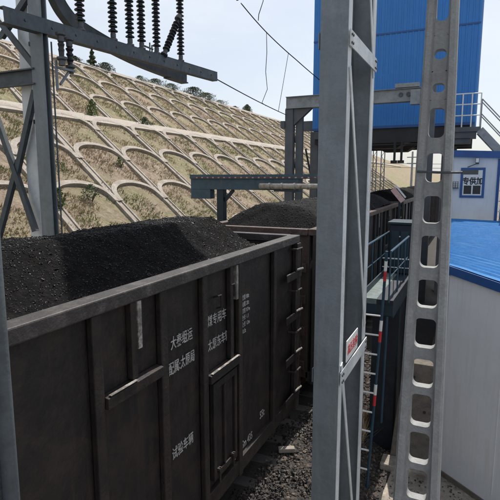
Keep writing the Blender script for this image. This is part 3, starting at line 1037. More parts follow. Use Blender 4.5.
# ------------------------------------------------------------------ left gantry (switch support)
t = thing("steel_gantry", "dark grey braced steel gantry behind the nearest wagon carrying the long switch beam", "gantry", (-6.4, 5.7, 0))
def hbeam_col(name, x0, x1, y0, y1, z0, z1, m, web='y'):
    b_ = MB()
    th = 0.02
    b_.box((x0, y0, z0), (x1, y0 + th, z1))
    b_.box((x0, y1 - th, z0), (x1, y1, z1))
    xm = (x0 + x1) / 2
    b_.box((xm - 0.012, y0 + th + 0.0005, z0), (xm + 0.012, y1 - th - 0.0005, z1))
    return b_.build(name, m, t, bevel=0.003)
hbeam_col("column", -6.24, -5.99, 5.60, 5.72, 0, 11, M['galv'])
hbeam_col("column", -6.66, -6.42, 5.75, 5.88, 0, 11, M['galv_light'])
hbeam_col("column", -8.25, -7.95, 5.60, 5.92, 0, 11, M['gantry'])
b = MB()
b.box((-7.94, 5.63, 5.98), (-6.18, 5.645, 6.22))
b.box((-7.94, 5.5705, 6.20), (-6.18, 5.6295, 6.22))
b.box((-7.94, 5.5705, 5.98), (-6.18, 5.6295, 6.00))
b.build("cross_beam", M['gantry'], t)
for p, q in (((-7.94, 5.66, 8.1), (-6.16, 5.66, 6.20)), ((-6.26, 5.68, 5.9), (-6.80, 5.68, 4.6)), ((-7.94, 5.68, 6.9), (-6.2, 5.72, 7.95)),
             ((-7.3, 5.66, 5.98), (-6.42, 5.66, 3.72)), ((-6.74, 5.70, 4.85), (-7.94, 5.70, 2.3)), ((-6.3, 5.70, 7.28), (-6.95, 5.70, 6.75))):
    b = MB()
    b.beam(p, q, 0.012, 0.10, (0, 1, 0))
    b.beam(Vector(p) + Vector((0, -0.05, 0)), Vector(q) + Vector((0, -0.05, 0)), 0.09, 0.012, (0, 1, 0))
    b.build("brace", M['gantry'], t)
for zz in (3.6, 5.45, 6.62, 7.9):
    b = MB()
    b.box((-6.42, 5.73, zz - 0.03), (-6.241, 5.76, zz + 0.03))
    b.build("clamp_bar", M['gantry'], t)

b = MB()
b.box((-6.6, 4.4, 10.6), (-4.15, 9.6, 10.68))
b.add([(-4.149, 7.7, 10.6), (-2.55, 6.9, 10.6), (-2.55, 9.0, 10.6), (-4.149, 9.0, 10.6), (-4.149, 7.7, 10.68), (-2.55, 6.9, 10.68), (-2.55, 9.0, 10.68), (-4.149, 9.0, 10.68)], [(0, 3, 2, 1), (4, 5, 6, 7), (0, 1, 5, 4), (1, 2, 6, 5), (2, 3, 7, 6), (3, 0, 4, 7)])
b.box((-6.0, 5.55, 10.4), (-5.9, 9.5, 10.599))
b.box((-6.0, 8.5, 10.4), (-2.8, 8.6, 10.598))
b.build("added_shade_platform", M['darkgirder'], t)  # unseen platform added above the view to cast shade on the coal
beam = thing("switch_beam", "long dark steel channel beam reaching out from the gantry under the standing insulators", "steel beam", (-6.0, 8, 7.0))
b = MB()
def zb(y): return 6.775 + (y - 5.0) * 0.045
for x0_, z0_, wd_, ht_ in ((-5.974, 0, 0.012, 0.19), (-6.04, 0.102, 0.145, 0.012), (-6.04, -0.102, 0.145, 0.012)):
    b.beam((x0_, 4.95, zb(4.95) + z0_), (x0_, 11.0, zb(11.0) + z0_), wd_, ht_)
b.build("channel", M['gantry'], beam)
for k in range(12):
    b = MB()
    b.lathe([(0.018, 0), (0.018, 0.015)], (-5.968, 5.3 + k * 0.49, zb(5.3 + k * 0.49)), (1, 0, 0), 8)
    b.build("bolt", M['fitting'], beam)
sec = thing("support_arm", "curved dark steel arm bending up at its near end behind the switch beam", "steel arm", (-6.5, 8, 7.0))
b = MB()
ctrl = [Vector(p) for p in ((-6.5, 6.20, 9.0), (-6.5, 6.24, 8.2), (-6.5, 6.36, 7.65), (-6.5, 6.62, 7.32), (-6.5, 7.1, 7.15), (-6.5, 8.6, 6.98), (-6.5, 10.35, 6.93))]
path = []
for k in range(len(ctrl) - 1):
    p0, p1, p2, p3 = ctrl[max(k - 1, 0)], ctrl[k], ctrl[k + 1], ctrl[min(k + 2, len(ctrl) - 1)]
    for q in range(6):
        t_ = q / 6
        path.append(0.5 * ((2 * p1) + (p2 - p0) * t_ + (2 * p0 - 5 * p1 + 4 * p2 - p3) * t_ ** 2 + (3 * p1 - p0 - 3 * p2 + p3) * t_ ** 3))
path.append(ctrl[-1])
def sweep(b_, wd, ht, dx=0, dn=0):
    vs = []
    for k, p in enumerate(path):
        d = (path[min(k + 1, len(path) - 1)] - path[max(k - 1, 0)]).normalized()
        nn = Vector((0, -d.z, d.y))
        for a, c_ in ((-1, -1), (1, -1), (1, 1), (-1, 1)):
            vs.append(p + Vector((dx + a * wd / 2, 0, 0)) + nn * (dn + c_ * ht / 2))
    fs = [(0, 1, 2, 3), tuple(range(len(vs) - 1, len(vs) - 5, -1))]
    for k in range(len(path) - 1):
        for e in range(4):
            fs.append((k * 4 + e, k * 4 + (e + 1) % 4, k * 4 + 4 + (e + 1) % 4, k * 4 + 4 + e))
    b_.add(vs, fs)
sweep(b, 0.012, 0.20, 0.05)
sweep(b, 0.14, 0.014, -0.012, 0.108)
sweep(b, 0.14, 0.014, -0.012, -0.108)
b.build("arm", M['gantry'], sec)
b = MB()
b.box((-6.60, 9.6, 6.805), (-6.40, 10.34, 6.83))
b.build("end_plate", M['gantry'], sec)

def insulator(label, base, ax=(0, 0, 1), h=1.25, r=0.085, grp="insulators standing on the switch beam", down=False):
    t_ = thing("insulator", label, "insulator", base, grp)
    A = Vector(ax).normalized()
    B = Vector(base)
    b_ = MB()
    prof = [(0.035, 0.12)]
    n_ = int((h - 0.2) / 0.078)
    for i in range(n_):
        z = 0.14 + i * 0.078
        rr = r * (1.0 if i % 2 == 0 else 0.92)
        prof += [(0.038, z), (rr, z + 0.016), (rr * 0.98, z + 0.030), (0.040, z + 0.060)]
    prof += [(0.036, h - 0.06)]
    b_.lathe(prof, B, A, 16)
    b_.build("sheds", M['insul'], t_, smooth=False)
    for z0_, z1_, nm in ((0.0, 0.125, "base_cap"), (h - 0.07, h + 0.05, "top_cap")):
        b_ = MB()
        b_.lathe([(0.075, z0_), (0.075, z0_ + 0.03), (0.048, z0_ + 0.05), (0.048, z1_)], B, A, 12)
        b_.build(nm, M['fitting'], t_)
for (y, lab) in ((6.45, "first standing insulator, beside the gantry column on the switch beam"), (7.25, "second standing insulator along the switch beam, standing apart from its neighbours"),
                 (7.72, "left insulator of the close pair in the middle of the switch beam"), (8.07, "right insulator of the close pair in the middle of the switch beam"),
                 (8.56, "standing insulator with the slanted one leaning away from its foot"), (9.45, "last standing insulator, nearest the free end of the switch beam")):
    insulator("dark ribbed " + lab, (-6.03, y, zb(y) + 0.109), h=1.5)
insulator("dark ribbed insulator slanting up from the switch beam", (-5.97, 8.72, zb(8.72) + 0.112), (0.02, 0.50, 0.80), 1.05, 0.075)
b = MB()
b.tube([(-5.98, 8.1, 7.09), (-5.98, 8.36, 7.09)], 0.018, 8)
b.tube([(-5.98, 8.26, 7.03), (-5.98, 8.26, 7.19)], 0.014, 8)
b.tube([(-5.98, 8.33, 7.03), (-5.98, 8.33, 7.16)], 0.014, 8)
b.build("linkage", M['fitting'], beam)
insulator("short dark insulator hanging close against the gantry column", (-5.80, 5.78, 6.72), (0, 0, -1), 0.42, 0.05, "insulators hanging beside the gantry column")
insulator("short dark insulator hanging from the switch beam by the gantry bracket", (-5.93, 6.08, 6.73), (0, 0, -1), 0.48, 0.06, "insulators hanging beside the gantry column")
b = MB()
b.beam((-5.86, 5.72, 6.22), (-5.90, 6.12, 6.24), 0.06, 0.03)
b.beam((-5.86, 5.78, 5.98), (-5.90, 6.0, 6.2), 0.03, 0.03)
b.beam((-5.86, 5.72, 6.32), (-5.86, 5.72, 5.9), 0.03, 0.03)
b.build("bracket", M['galv'], t)
b = MB()
b.tube([(-5.955, 5.74, 6.6), (-5.955, 5.74, 2.0)], 0.013, 8)
b.build("conduit", M['gantry'], t)

# ------------------------------------------------------------------ overhead wires
def wire(name, label, pts, r, grp="overhead wires"):
    b_ = MB()
    b_.tube(pts, r, 6)
    return tag(b_.build(name, M['wire'], smooth=True), label, "wire", grp)
def sag(p, q, s_, n_=14):
    p, q = Vector(p), Vector(q)
    return [p.lerp(q, i / n_) - Vector((0, 0, s_ * 4 * (i / n_) * (1 - i / n_))) for i in range(n_ + 1)]
wire("overhead_wire", "upper sagging overhead wire running down to the blue bunker", sag((-6.70, 13.86, 9.72), (-6.46, 15.25, 9.22), 0.02) + sag((-6.46, 15.25, 9.22), (-6.12, 17.1, 8.75), 0.02)[1:] + sag((-6.12, 17.1, 8.75), (-5.7, 20.0, 8.22), 0.02)[1:], 0.016)
wire("overhead_wire", "lower overhead wire running from the beam end to the bunker portal", sag((-5.98, 11.0, 6.98), (-6.75, 17.83, 6.95), 0.03), 0.014)
wire("dropper_wire", "kinked dropper wire hanging nearest the switch beam", [(-6.46, 15.25, 9.21), (-6.44, 15.24, 8.6), (-6.47, 15.22, 8.0), (-6.42, 15.25, 7.45), (-6.57, 15.16, 7.02), (-6.48, 15.28, 6.93)], 0.011)
wire("dropper_wire", "straight dropper wire hanging nearest the blue bunker", [(-6.20, 16.6, 8.87), (-6.62, 16.75, 6.93)], 0.009)
wire("overhead_wire", "short loose wire joining the upper overhead wire from above", [(-6.34, 14.76, 10.9), (-6.36, 14.74, 10.0), (-6.50, 14.72, 9.62), (-6.53, 14.75, 9.45)], 0.013)
insulator("dark insulator holding the top end of the upper overhead wire", (-6.72, 13.72, 9.80), (-0.15, -0.85, 0.5), 0.7, 0.09, "strain insulators")
wire("overhead_wire", "thin distant wire crossing low over the hillside", sag((-9.0, 9.0, 7.4), (-11.0, 40, 7.9), 0.3), 0.010)

# ------------------------------------------------------------------ blue coal bunker over the track
t = thing("coal_bunker", "tall blue clad coal bunker raised on legs over the track", "coal bunker", (-3.2, 23, 0))
b = MB()
x0, x1, y0, y1, z0, z1 = -6.36, -0.21, 20.0, 26.0, 6.5, 15.0
def cladding(b_, p, q, nrm, za, zb, pitch=0.20, d=0.018):
    p, q, nrm = Vector(p), Vector(q), Vector(nrm)
    L_ = (q - p).length
    u = (q - p) / L_
    n_ = int(L_ / pitch)
    prof = []
    for i in range(n_):
        a = i * L_ / n_
        pw = L_ / n_
        for f, h in ((0, 0), (0.62, 0), (0.70, d), (0.92, d)):
            prof.append(p + u * (a + f * pw) + nrm * h)
    prof.append(q)
    vs = [Vector((v.x, v.y, za)) for v in prof] + [Vector((v.x, v.y, zb)) for v in prof]
    m_ = len(prof)
    b_.add(vs, [(i, i + 1, m_ + i + 1, m_ + i) for i in range(m_ - 1)])
cladding(b, (x0, y0, 0), (x1, y0, 0), (0, -1, 0), z0, z1)
cladding(b, (x0, y1, 0), (x0, y0, 0), (-1, 0, 0), z0, z1)
cladding(b, (x1, y0, 0), (x1, y1, 0), (1, 0, 0), z0, z1)
cladding(b, (x1, y1, 0), (x0, y1, 0), (0, 1, 0), z0, z1)
b.add([(x0, y0, z1), (x1, y0, z1), (x1, y1, z1), (x0, y1, z1)], [(0, 1, 2, 3)])
b.add([(x0, y0, z0), (x1, y0, z0), (x1, y1, z0), (x0, y1, z0)], [(3, 2, 1, 0)])
b.build("cladding", M['silo'], t)
b = MB()
b.box((x0 - 0.012, y0 - 0.026, 10.0), (x1 + 0.012, y0 - 0.019, 10.06))
b.build("flashing", M['trim'], t)
b = MB()
b.box((x0 - 0.012, y0 - 0.026, 6.5), (x1 + 0.012, y0 - 0.019, 6.60))
b.build("flashing", M['trim'], t)
b = MB()
for yy in (20.15, 22, 24, 25.8):
    b.box((x0 + 0.1, yy - 0.12, 5.95), (x1 - 0.1, yy + 0.12, 6.497))
for xx in (-6.0, -4.6, -2.6, -0.5):
    b.box((xx - 0.1, 20.3, 6.05), (xx + 0.1, 25.65, 6.495))
b.build("underside_beams", M['darkunder'], t)
b = MB()
for (ax, ay) in ((-3.55, 21.2), (-3.55, 24.2)):
    b.add([(ax - 1.6, ay - 1.0, 6.45), (ax + 1.6, ay - 1.0, 6.45), (ax + 1.6, ay + 1.0, 6.45), (ax - 1.6, ay + 1.0, 6.45),
           (ax - 0.5, ay - 0.35, 5.78), (ax + 0.5, ay - 0.35, 5.78), (ax + 0.5, ay + 0.35, 5.78), (ax - 0.5, ay + 0.35, 5.78)],
          [(0, 1, 5, 4), (1, 2, 6, 5), (2, 3, 7, 6), (3, 0, 4, 7), (4, 5, 6, 7)])
b.build("hopper", M['darkunder'], t)
for (xx, yy) in ((-6.35, 20.35), (-6.35, 25.7), (-1.12, 20.35), (-1.12, 25.7)):
    b = MB()
    b.box((xx - 0.16, yy - 0.16, 0), (xx + 0.16, yy - 0.13, 6.49))
    b.box((xx - 0.16, yy + 0.13, 0), (xx + 0.16, yy + 0.16, 6.49))
    b.box((xx - 0.02, yy - 0.129, 0), (xx + 0.02, yy + 0.129, 6.49))
    b.build("leg", M['darkgirder'], t)
b = MB()
b.box((-6.95, 20.2, 6.55), (-6.39, 20.5, 6.95))
b.box((-6.2, 19.7, 6.15), (-5.5, 19.98, 6.45))
b.build("side_bracket", M['darkgirder'], t)
for (p, q) in (((-6.5, 20.3, 6.2), (-6.1, 20.35, 3.6)), ((-6.75, 20.3, 5.8), (-6.2, 20.35, 3.2))):
    b = MB()
    b.beam(p, q, 0.07, 0.07)
    b.build("leg_brace", M['darkunder'], t)
# dangling chute gate seen under the bunker
b = MB()
for xx in (-2.98, -2.72):
    b.box((xx - 0.04, 19.86, 5.25), (xx + 0.04, 19.94, 5.94))
    b.box((xx - 0.13, 19.82, 5.14), (xx + 0.10, 19.98, 5.25))
b.build("chute_gate", M['darkunder'], t)
b = MB()
b.tube([(-3.9, 19.9, 5.86), (-1.4, 19.9, 5.86)], 0.025, 6)
b.build("pipe", M['darkunder'], t)
# access platform on the right side
pl = MB()
pl.box((-0.98, 19.3, 6.20), (0.0, 19.98, 6.36))
pl.box((-0.95, 19.36, 5.98), (-0.12, 19.96, 6.199))
pl.box((-0.92, 19.42, 5.80), (-0.30, 19.94, 5.979))
pf = pl.build("platform", M['darkgirder'], t)
def rail_set(name, pts, zlift, parent, m, mids=(0.5, 1.0), rr=0.022):
    b_ = MB()
    for p in pts:
        p = Vector(p)
        b_.tube([p, p + Vector((0, 0, zlift))], rr, 7)
    for f in mids:
        b_.tube([Vector(p) + Vector((0, 0, zlift * f)) for p in pts], rr, 7)
    return b_.build(name, m, parent)
rail_set("railing", [(-0.92, 19.33, 6.36), (-0.62, 19.33, 6.36), (-0.32, 19.33, 6.36), (-0.03, 19.33, 6.36)], 1.15, pf, M['white'], (0.35, 0.68, 1.0))
st = thing("steel_stair", "grey steel stair with handrails descending from the bunker platform behind the cabin", "stairs", (1.5, 19.6, 0))
b = MB()
for yy in (19.32, 20.1):
    b.beam((-0.02, yy, 6.25), (5.6, yy, 0.05), 0.06, 0.26)
b.build("stringer", M['girder'], st)
b = MB()
for k in range(24):
    f = (k + 0.5) / 24
    b.box((-0.02 + 5.6 * f - 0.13, 19.36, 6.25 - 6.2 * f), (-0.02 + 5.6 * f + 0.13, 20.06, 6.25 - 6.2 * f + 0.03))
b.build("treads", M['darkgirder'], st)
for yy in (19.32, 20.1):
    rail_set("handrail", [(0.0 + 5.5 * f, yy, 6.3 - 6.1 * f) for f in (0, 0.16, 0.32, 0.5, 0.75, 1.0)], 1.0, st, M['girder'], (0.5, 1.0), 0.02)

# portal frame in front of the bunker
t = thing("portal_frame", "grey steel portal frame spanning the track before the blue bunker", "portal frame", (-4, 18, 0))
b = MB()
b.box((-6.75, 17.88, 7.18), (-1.75, 17.90, 7.58))
b.box((-6.75, 17.80, 7.5805), (-1.75, 18.12, 7.60))
b.box((-6.75, 17.80, 7.16), (-1.75, 18.12, 7.1795))
b.build("girder", M['girder'], t)
b = MB()
b.box((-2.75, 17.79, 7.62), (-1.95, 18.0, 7.76))
b.box((-2.2, 17.6, 7.02), (-1.9, 17.86, 7.5))
b.build("girder_box", M['girder'], t, bevel=0.01)
for xx in (-2.55, -2.30):
    b = MB()
    b.lathe([(0.075, 0), (0.075, 0.03), (0.05, 0.03), (0.05, 0.02)], (xx, 17.878, 7.40), (0, -1, 0), 16)
    b.build("porthole", M['darkgirder'], t)
b = MB()
b.box((-6.78, 17.85, 0), (-6.46, 18.11, 7.155))
b.build("column", M['darkgirder'], t, bevel=0.01)
b = MB()
b.box((-6.40, 18.0, 0), (-6.14, 18.2, 7.155))
b.build("column", M['darkgirder'], t, bevel=0.01)
b = MB()
b.box((-1.72, 17.86, 0), (-1.42, 18.12, 7.62))
b.build("column", M['darkgirder'], t, bevel=0.01)
b = MB()
b.add([(-6.45, 17.9, 7.15), (-5.75, 17.9, 7.15), (-6.45, 17.9, 6.55), (-6.45, 18.1, 7.15), (-5.75, 18.1, 7.15), (-6.45, 18.1, 6.55)], [(0, 1, 2), (3, 5, 4), (0, 3, 4, 1), (1, 4, 5, 2), (2, 5, 3, 0)])
b.build("knee_bracket", M['darkgirder'], t)
for k in range(5):
    b = MB()
    b.beam((-6.46, 17.98, 6.3 - k * 0.95), (-6.40, 18.05, 5.9 - k * 0.95), 0.05, 0.05)
    b.build("lacing_bar", M['darkgirder'], t)
b = MB()
b.box((-6.95, 17.8, 6.45), (-6.78, 18.1, 6.72))
b.build("junction_box", M['darkgirder'], t, bevel=0.01)

# ------------------------------------------------------------------ teal boom over the brown wagon
t = thing("levelling_boom", "teal steel boom with a red and white edge reaching over the brown wagon", "boom", (-7.5, 14, 0))
b = MB()
b.box((-8.55, 13.85, 4.20), (-4.82, 14.15, 4.56))
b.box((-8.55, 13.85, 3.90), (-7.82, 14.15, 4.199))
b.box((-5.6, 13.83, 4.16), (-4.80, 14.17, 4.60))
b.build("box_beam", M['tealarm'], t, bevel=0.012)
b = MB()
b.box((-8.55, 13.80, 4.605), (-3.15, 14.2, 4.68))
b.build("top_rail", M['tealarm'], t)
b = MB()
for k in range(26):
    xa = -8.45 + k * 0.20
    b.box((xa, 13.792, 4.565), (xa + 0.14, 13.799, 4.600), 0)
    b.box((xa + 0.14, 13.792, 4.565), (xa + 0.20, 13.799, 4.600), 1)
b.box((-8.55, 13.80, 4.545), (-3.15, 13.82, 4.604), 2)
b.build("striped_edge", [M['dullred'], M['pipe'], M['tealarm']], t)
b = MB()
b.tube([(-6.0, 13.7, 4.33), (-3.15, 13.7, 4.33)], 0.085, 12)
b.build("pipe", M['pipe'], t, smooth=True)
for k in range(7):
    b = MB()
    b.lathe([(0.10, 0), (0.10, 0.05)], (-5.7 + k * 0.4, 13.7, 4.33), (1, 0, 0), 12)
    b.build("collar", M['pipe'], t)
b = MB()
b.box((-7.60, 13.88, 0), (-7.36, 14.12, 4.199))
b.build("post", M['teal'], t, bevel=0.01)
b = MB()
b.beam((-7.36, 14, 3.85), (-7.05, 14, 4.19), 0.10, 0.08, (0, 1, 0))
b.build("knee_brace", M['teal'], t)

# ------------------------------------------------------------------ walkway, ladder and rails
t = thing("walkway", "raised dark teal walkway with a pale deck beside the train", "walkway", (-1.2, 10, 0))
b = MB()
b.box((-1.46, 7.15, 2.72), (-1.24, 9.9, 2.80), 0)
b.box((-1.239, 7.15, 2.72), (-1.0, 9.9, 2.795), 1)
b.build("deck", [M['deck'], M['navy']], t)
b = MB()
b.box((-1.46, 7.15, 2.56), (-1.0, 7.20, 2.719))
b.box((-1.02, 7.201, 2.52), (-1.0, 9.9, 2.719))
b.build("fascia", M['teal'], t)
b = MB()
b.box((-1.42, 7.9, 0), (-1.03, 9.9, 2.51))
b.build("skirt_panel", M['navy'], t)
for yy in (8.0, 8.9, 9.8):
    b = MB()
    b.box((-1.029, yy, 0), (-1.005, yy + 0.07, 2.515))
    b.build("skirt_post", M['teal'], t)
for (xx, ya) in ((-1.48, 7.2), (-1.04, 6.98)):
    b = MB()
    pts = [(xx, ya + k * 0.8, 2.8) for k in range(4 if xx < -1.2 else 3)]
    for p in pts:
        b.tube([Vector(p) + Vector((0, 0.02, -0.25 if xx < -1.2 else 0)), Vector(p) + Vector((0, 0, 0.74))], 0.013, 7)
        b.tube([Vector(p) + Vector((0, 0.4, 0)), Vector(p) + Vector((0, 0.4, 0.74))], 0.006, 6)
    b.tube([(xx, ya, 3.54), (xx, pts[-1][1] + 0.4, 3.54)], 0.017, 8)
    b.tube([(xx, ya, 3.17), (xx, pts[-1][1] + 0.4, 3.17)], 0.010, 8)
    b.build("handrail", M['tealrail'], t)
b = MB()
b.box((-1.46, 7.25, 2.80), (-1.44, 9.85, 2.90))
b.build("toe_board", M['teal'], t)
b = MB()
b.tube([(-1.48, 9.0, 3.12), (-1.02, 9.0, 3.12)], 0.014, 7)
b.tube([(-1.48, 9.0, 2.96), (-1.02, 9.0, 2.96)], 0.010, 7)
b.build("cross_rail", M['galv_light'], t)
t = thing("control_cabinet", "dark navy cabinet standing at the far end of the walkway", "cabinet", (-1.23, 9.6, 2.8))
b = MB()
b.box((-1.42, 9.25, 2.803), (-1.03, 9.85, 3.72))
b.build("housing", M['navy'], t, bevel=0.02)
b = MB()
b.box((-1.45, 9.21, 3.7205), (-1.00, 9.89, 3.77))
b.build("lid", M['teal'], t, bevel=0.01)
b = MB()
b.box((-1.38, 9.235, 2.9), (-1.24, 9.249, 3.6))
b.box((-1.21, 9.235, 2.9), (-1.07, 9.249, 3.6))
b.build("door", M['teal'], t, bevel=0.004)
for z in (3.0, 3.5):
    b = MB()
    b.lathe([(0.012, 0), (0.012, 0.012)], (-1.225, 9.249, z), (0, -1, 0), 8)
    b.build("bolt", M['galv_light'], t)
t = thing("ladder", "steep teal ladder with pale rungs and red white banded rail climbing to the walkway", "ladder", (-1.3, 6.9, 0))
for xx in (-1.53, -1.13):
    b = MB()
    dx = -0.04
    b.tube([(xx + dx - 0.03, 6.72, 0), (xx, 7.06, 2.8), (xx + 0.03, 7.02, 3.54)], 0.021, 8)
    rl = b.build("rail", M['tealrail'], t)
    if xx > -1.3:
        for za, mm in ((2.36, 'white'), (2.20, 'red'), (1.42, 'white'), (1.26, 'red'), (3.1, 'red'), (3.24, 'white')):
            b = MB()
            f0 = za / 2.8
            def on(z):
                if z <= 2.8:
                    f = z / 2.8
                    return (xx + (dx - 0.03) * (1 - f), 6.72 + 0.34 * f, z)
                f = (z - 2.8) / 0.74
                return (xx + 0.03 * f, 7.06 - 0.04 * f, z)
            b.tube([on(za), on(za + 0.155)], 0.0235, 8)
            b.build("painted_band", M[mm], rl)
for k in range(9):
    z = 0.30 + k * 0.285
    f = z / 2.8
    b = MB()
    b.tube([(-1.60 + 0.07 * f, 6.72 + 0.34 * f, z), (-1.20 + 0.07 * f, 6.72 + 0.34 * f, z)], 0.014, 7)
    b.build("rung", M['white'], t)
# second stile behind the ladder
b = MB()
b.tube([(-1.09, 7.10, 0.9), (-1.075, 7.14, 2.55)], 0.018, 8)
b.build("brace", M['tealrail'], t)

# dry weeds and coal spill seen between the rungs
b = MB()
for _ in range(700):
    x, y = random.uniform(-1.95, -1.45), random.uniform(7.4, 8.4)
    z = ballast_z(x) if x < -1.0 else 0
    s_ = Vector((random.gauss(0, 1), random.gauss(0, 1), 0)).normalized() * 0.007
    b.add([Vector((x, y, z)) - s_, Vector((x, y, z)) + s_, Vector((x + random.gauss(0, .12), y + random.gauss(0, .12), z + random.uniform(0.1, 0.45)))], [(0, 1, 2)])
tag(b.build("dry_weeds", M['dry'], kind='stuff'), "dry yellow weeds growing behind the ladder", "weeds")

# concrete pier behind the holed post
t = thing("concrete_pier", "squat grey brown concrete pier with bolts behind the foot of the holed post", "concrete pier", (-0.75, 8.0, 0))
b = MB()
b.add([(-1.02, 7.62, 0.0), (-0.42, 7.62, 0.0), (-0.42, 8.6, 0.0), (-1.02, 8.6, 0.0),
       (-0.93, 7.62, 1.05), (-0.42, 7.62, 1.05), (-0.42, 8.6, 1.05), (-0.93, 8.6, 1.05),
       (-0.80, 7.62, 1.72), (-0.42, 7.62, 1.72), (-0.42, 8.6, 1.72), (-0.80, 8.6, 1.72)],
      [(0, 3, 2, 1), (0, 1, 5, 4), (1, 2, 6, 5), (2, 3, 7, 6), (3, 0, 4, 7), (4, 5, 9, 8), (5, 6, 10, 9), (6, 7, 11, 10), (7, 4, 8, 11), (8, 9, 10, 11)])
b.build("block", M['cabinet'], t, bevel=0.015)
for (x, z) in ((-0.86, 0.9), (-0.86, 0.78), (-0.52, 0.95), (-0.55, 1.35), (-0.70, 1.5)):
    b = MB()
    b.lathe([(0.022, 0), (0.022, 0.02)], (x, 7.62, z), (0, -1, 0), 8)
    b.build("bolt", M['darkunder'], t)
b = MB()
b.box((-1.12, 7.3, 0.0), (-0.30, 7.615, 0.12))
tag(b.build("concrete_step", M['pave'], bevel=0.02), "low pale concrete step at the foot of the pier", "step")

# ------------------------------------------------------------------ shed with blue roof
t = thing("shed", "low white shed with a bright blue ribbed roof right of the holed post", "shed", (0.8, 10, 0))
A_, B_, C_, D_ = Vector((-0.28, 7.55, 0)), Vector((2.3, 5.38, 0)), Vector((3.4, 15.2, 0)), Vector((-0.9, 16.3, 0))
def zroof(p): return 3.31 - 0.13 * max(0, (p.x + 0.28)) * max(0, 1 - (p.y - 6) / 9)
b = MB()
quad = [A_, B_, C_, D_]
cen = sum(quad, Vector()) / 4
inn = [q + (cen - q).normalized() * 0.03 for q in quad]
vs = [Vector((q.x, q.y, 0)) for q in inn] + [Vector((q.x, q.y, zroof(q) - 0.05)) for q in inn]
b.add(vs, [(0, 1, 5, 4), (1, 2, 6, 5), (2, 3, 7, 6), (3, 0, 4, 7)])
wl = b.build("wall", M['white_wall'], t)
# panel joints on the camera side wall
nrm = Vector((-(inn[1] - inn[0]).y, (inn[1] - inn[0]).x, 0)).normalized() * -1
for f in (0.28, 0.62, 0.9):
    p = inn[0].lerp(inn[1], f) + nrm * 0.002
    b = MB()
    b.beam(p + Vector((0, 0, 0.25)), p + Vector((0, 0, zroof(p) - 0.3)), 0.012, 0.006, nrm)
    b.build("panel_joint", M['white_wall'], wl)
b = MB()
p, q = inn[0] + nrm * 0.012, inn[1] + nrm * 0.012
b.beam(p + Vector((0, 0, 0.05)), q + Vector((0, 0, 0.05)), 0.02, 0.10)
b.build("plinth", M['cabinet'], t)
b = MB()
NV, NU = 200, 12
vs, fs = [], []
for j in range(NV + 1):
    f = j / NV
    for i in range(NU + 1):
        g = i / NU
        p = A_.lerp(B_, g).lerp(D_.lerp(C_, g), f)
        step = (f * NV / 3) % 1.0            # ribbed sheet, ribs run along the eave
        vs.append(Vector((p.x, p.y, zroof(p) + (0.03 if j % 6 == 5 else 0.0) + 0.008 * fbm(p.x * 1.3, p.y * 1.3, 2))))
for j in range(NV):
    for i in range(NU):
        fs.append((j * (NU + 1) + i, j * (NU + 1) + i + 1, (j + 1) * (NU + 1) + i + 1, (j + 1) * (NU + 1) + i))
b.add(vs, fs)
b.build("roof", M['roof'], t)
b = MB()
b.beam(A_ + Vector((0, 0, zroof(A_) - 0.065)), B_ + Vector((0, 0, zroof(B_) - 0.065)), 0.05, 0.12)
b.build("fascia", M['trim'], t)
b = MB()
b.beam(A_ + Vector((0, 0, zroof(A_) - 0.075)), D_ + Vector((0, 0, zroof(D_) - 0.075)), 0.03, 0.15)
b.build("fascia", M['trim'], t)

# ------------------------------------------------------------------ cabin
t = thing("cabin", "white cabin with blue trim and a lettered window behind the blue roof", "cabin", (0, 17.5, 0))
cx0, cx1, cy0, cy1, cz = -0.74, 0.60, 16.5, 19.0, 5.42
b = MB()
b.box((cx0, cy0, 0), (cx1, cy1, cz - 0.2))
wl = b.build("wall", M['white_wall'], t)
b = MB()
b.add([(cx0 - 0.06, cy0 - 0.10, cz - 0.199), (cx1 + 0.35, cy0 - 0.10, cz - 0.28), (cx1 + 0.35, cy1 + 0.1, cz - 0.28), (cx0 - 0.06, cy1 + 0.1, cz - 0.199),
       (cx0 - 0.06, cy0 - 0.10, cz), (cx1 + 0.35, cy0 - 0.10, cz - 0.08), (cx1 + 0.35, cy1 + 0.1, cz - 0.08), (cx0 - 0.06, cy1 + 0.1, cz)],
      [(0, 3, 2, 1), (4, 5, 6, 7), (0, 1, 5, 4), (1, 2, 6, 5), (2, 3, 7, 6), (3, 0, 4, 7)])
b.build("roof", M['trim'], t)
for xa, xb in ((cx0 - 0.02, cx0 + 0.05), (cx1 - 0.06, cx1 + 0.02)):
    b = MB()
    b.box((xa, cy0 - 0.02, 0), (xb, cy0 - 0.002, cz - 0.285))
    b.build("corner_trim", M['trim'], t)
wx0, wx1, wz0, wz1 = -0.46, 0.22, 3.97, 4.88
b = MB()
b.box((wx0, cy0 - 0.03, wz0), (wx1, cy0 - 0.002, wz0 + 0.07))
b.box((wx0, cy0 - 0.03, wz1 - 0.07), (wx1, cy0 - 0.002, wz1))
b.box((wx0, cy0 - 0.03, wz0 + 0.0705), (wx0 + 0.07, cy0 - 0.002, wz1 - 0.0705))
b.box((wx1 - 0.07, cy0 - 0.03, wz0 + 0.0705), (wx1, cy0 - 0.002, wz1 - 0.0705))
win = b.build("window", M['trim'], t)
b = MB()
b.box((wx0 + 0.071, cy0 - 0.010, wz0 + 0.071), (wx1 - 0.071, cy0 - 0.003, wz1 - 0.071))
b.build("glass", M['glass'], win)
b = MB()
xm = (wx0 + wx1) / 2
for xa, xb in ((wx0 + 0.071, wx0 + 0.105), (xm - 0.02, xm + 0.02), (wx1 - 0.105, wx1 - 0.071)):
    b.box((xa, cy0 - 0.022, wz0 + 0.071), (xb, cy0 - 0.011, wz1 - 0.071))
b.box((wx0 + 0.106, cy0 - 0.022, wz0 + 0.071), (xm - 0.021, cy0 - 0.011, wz0 + 0.11))
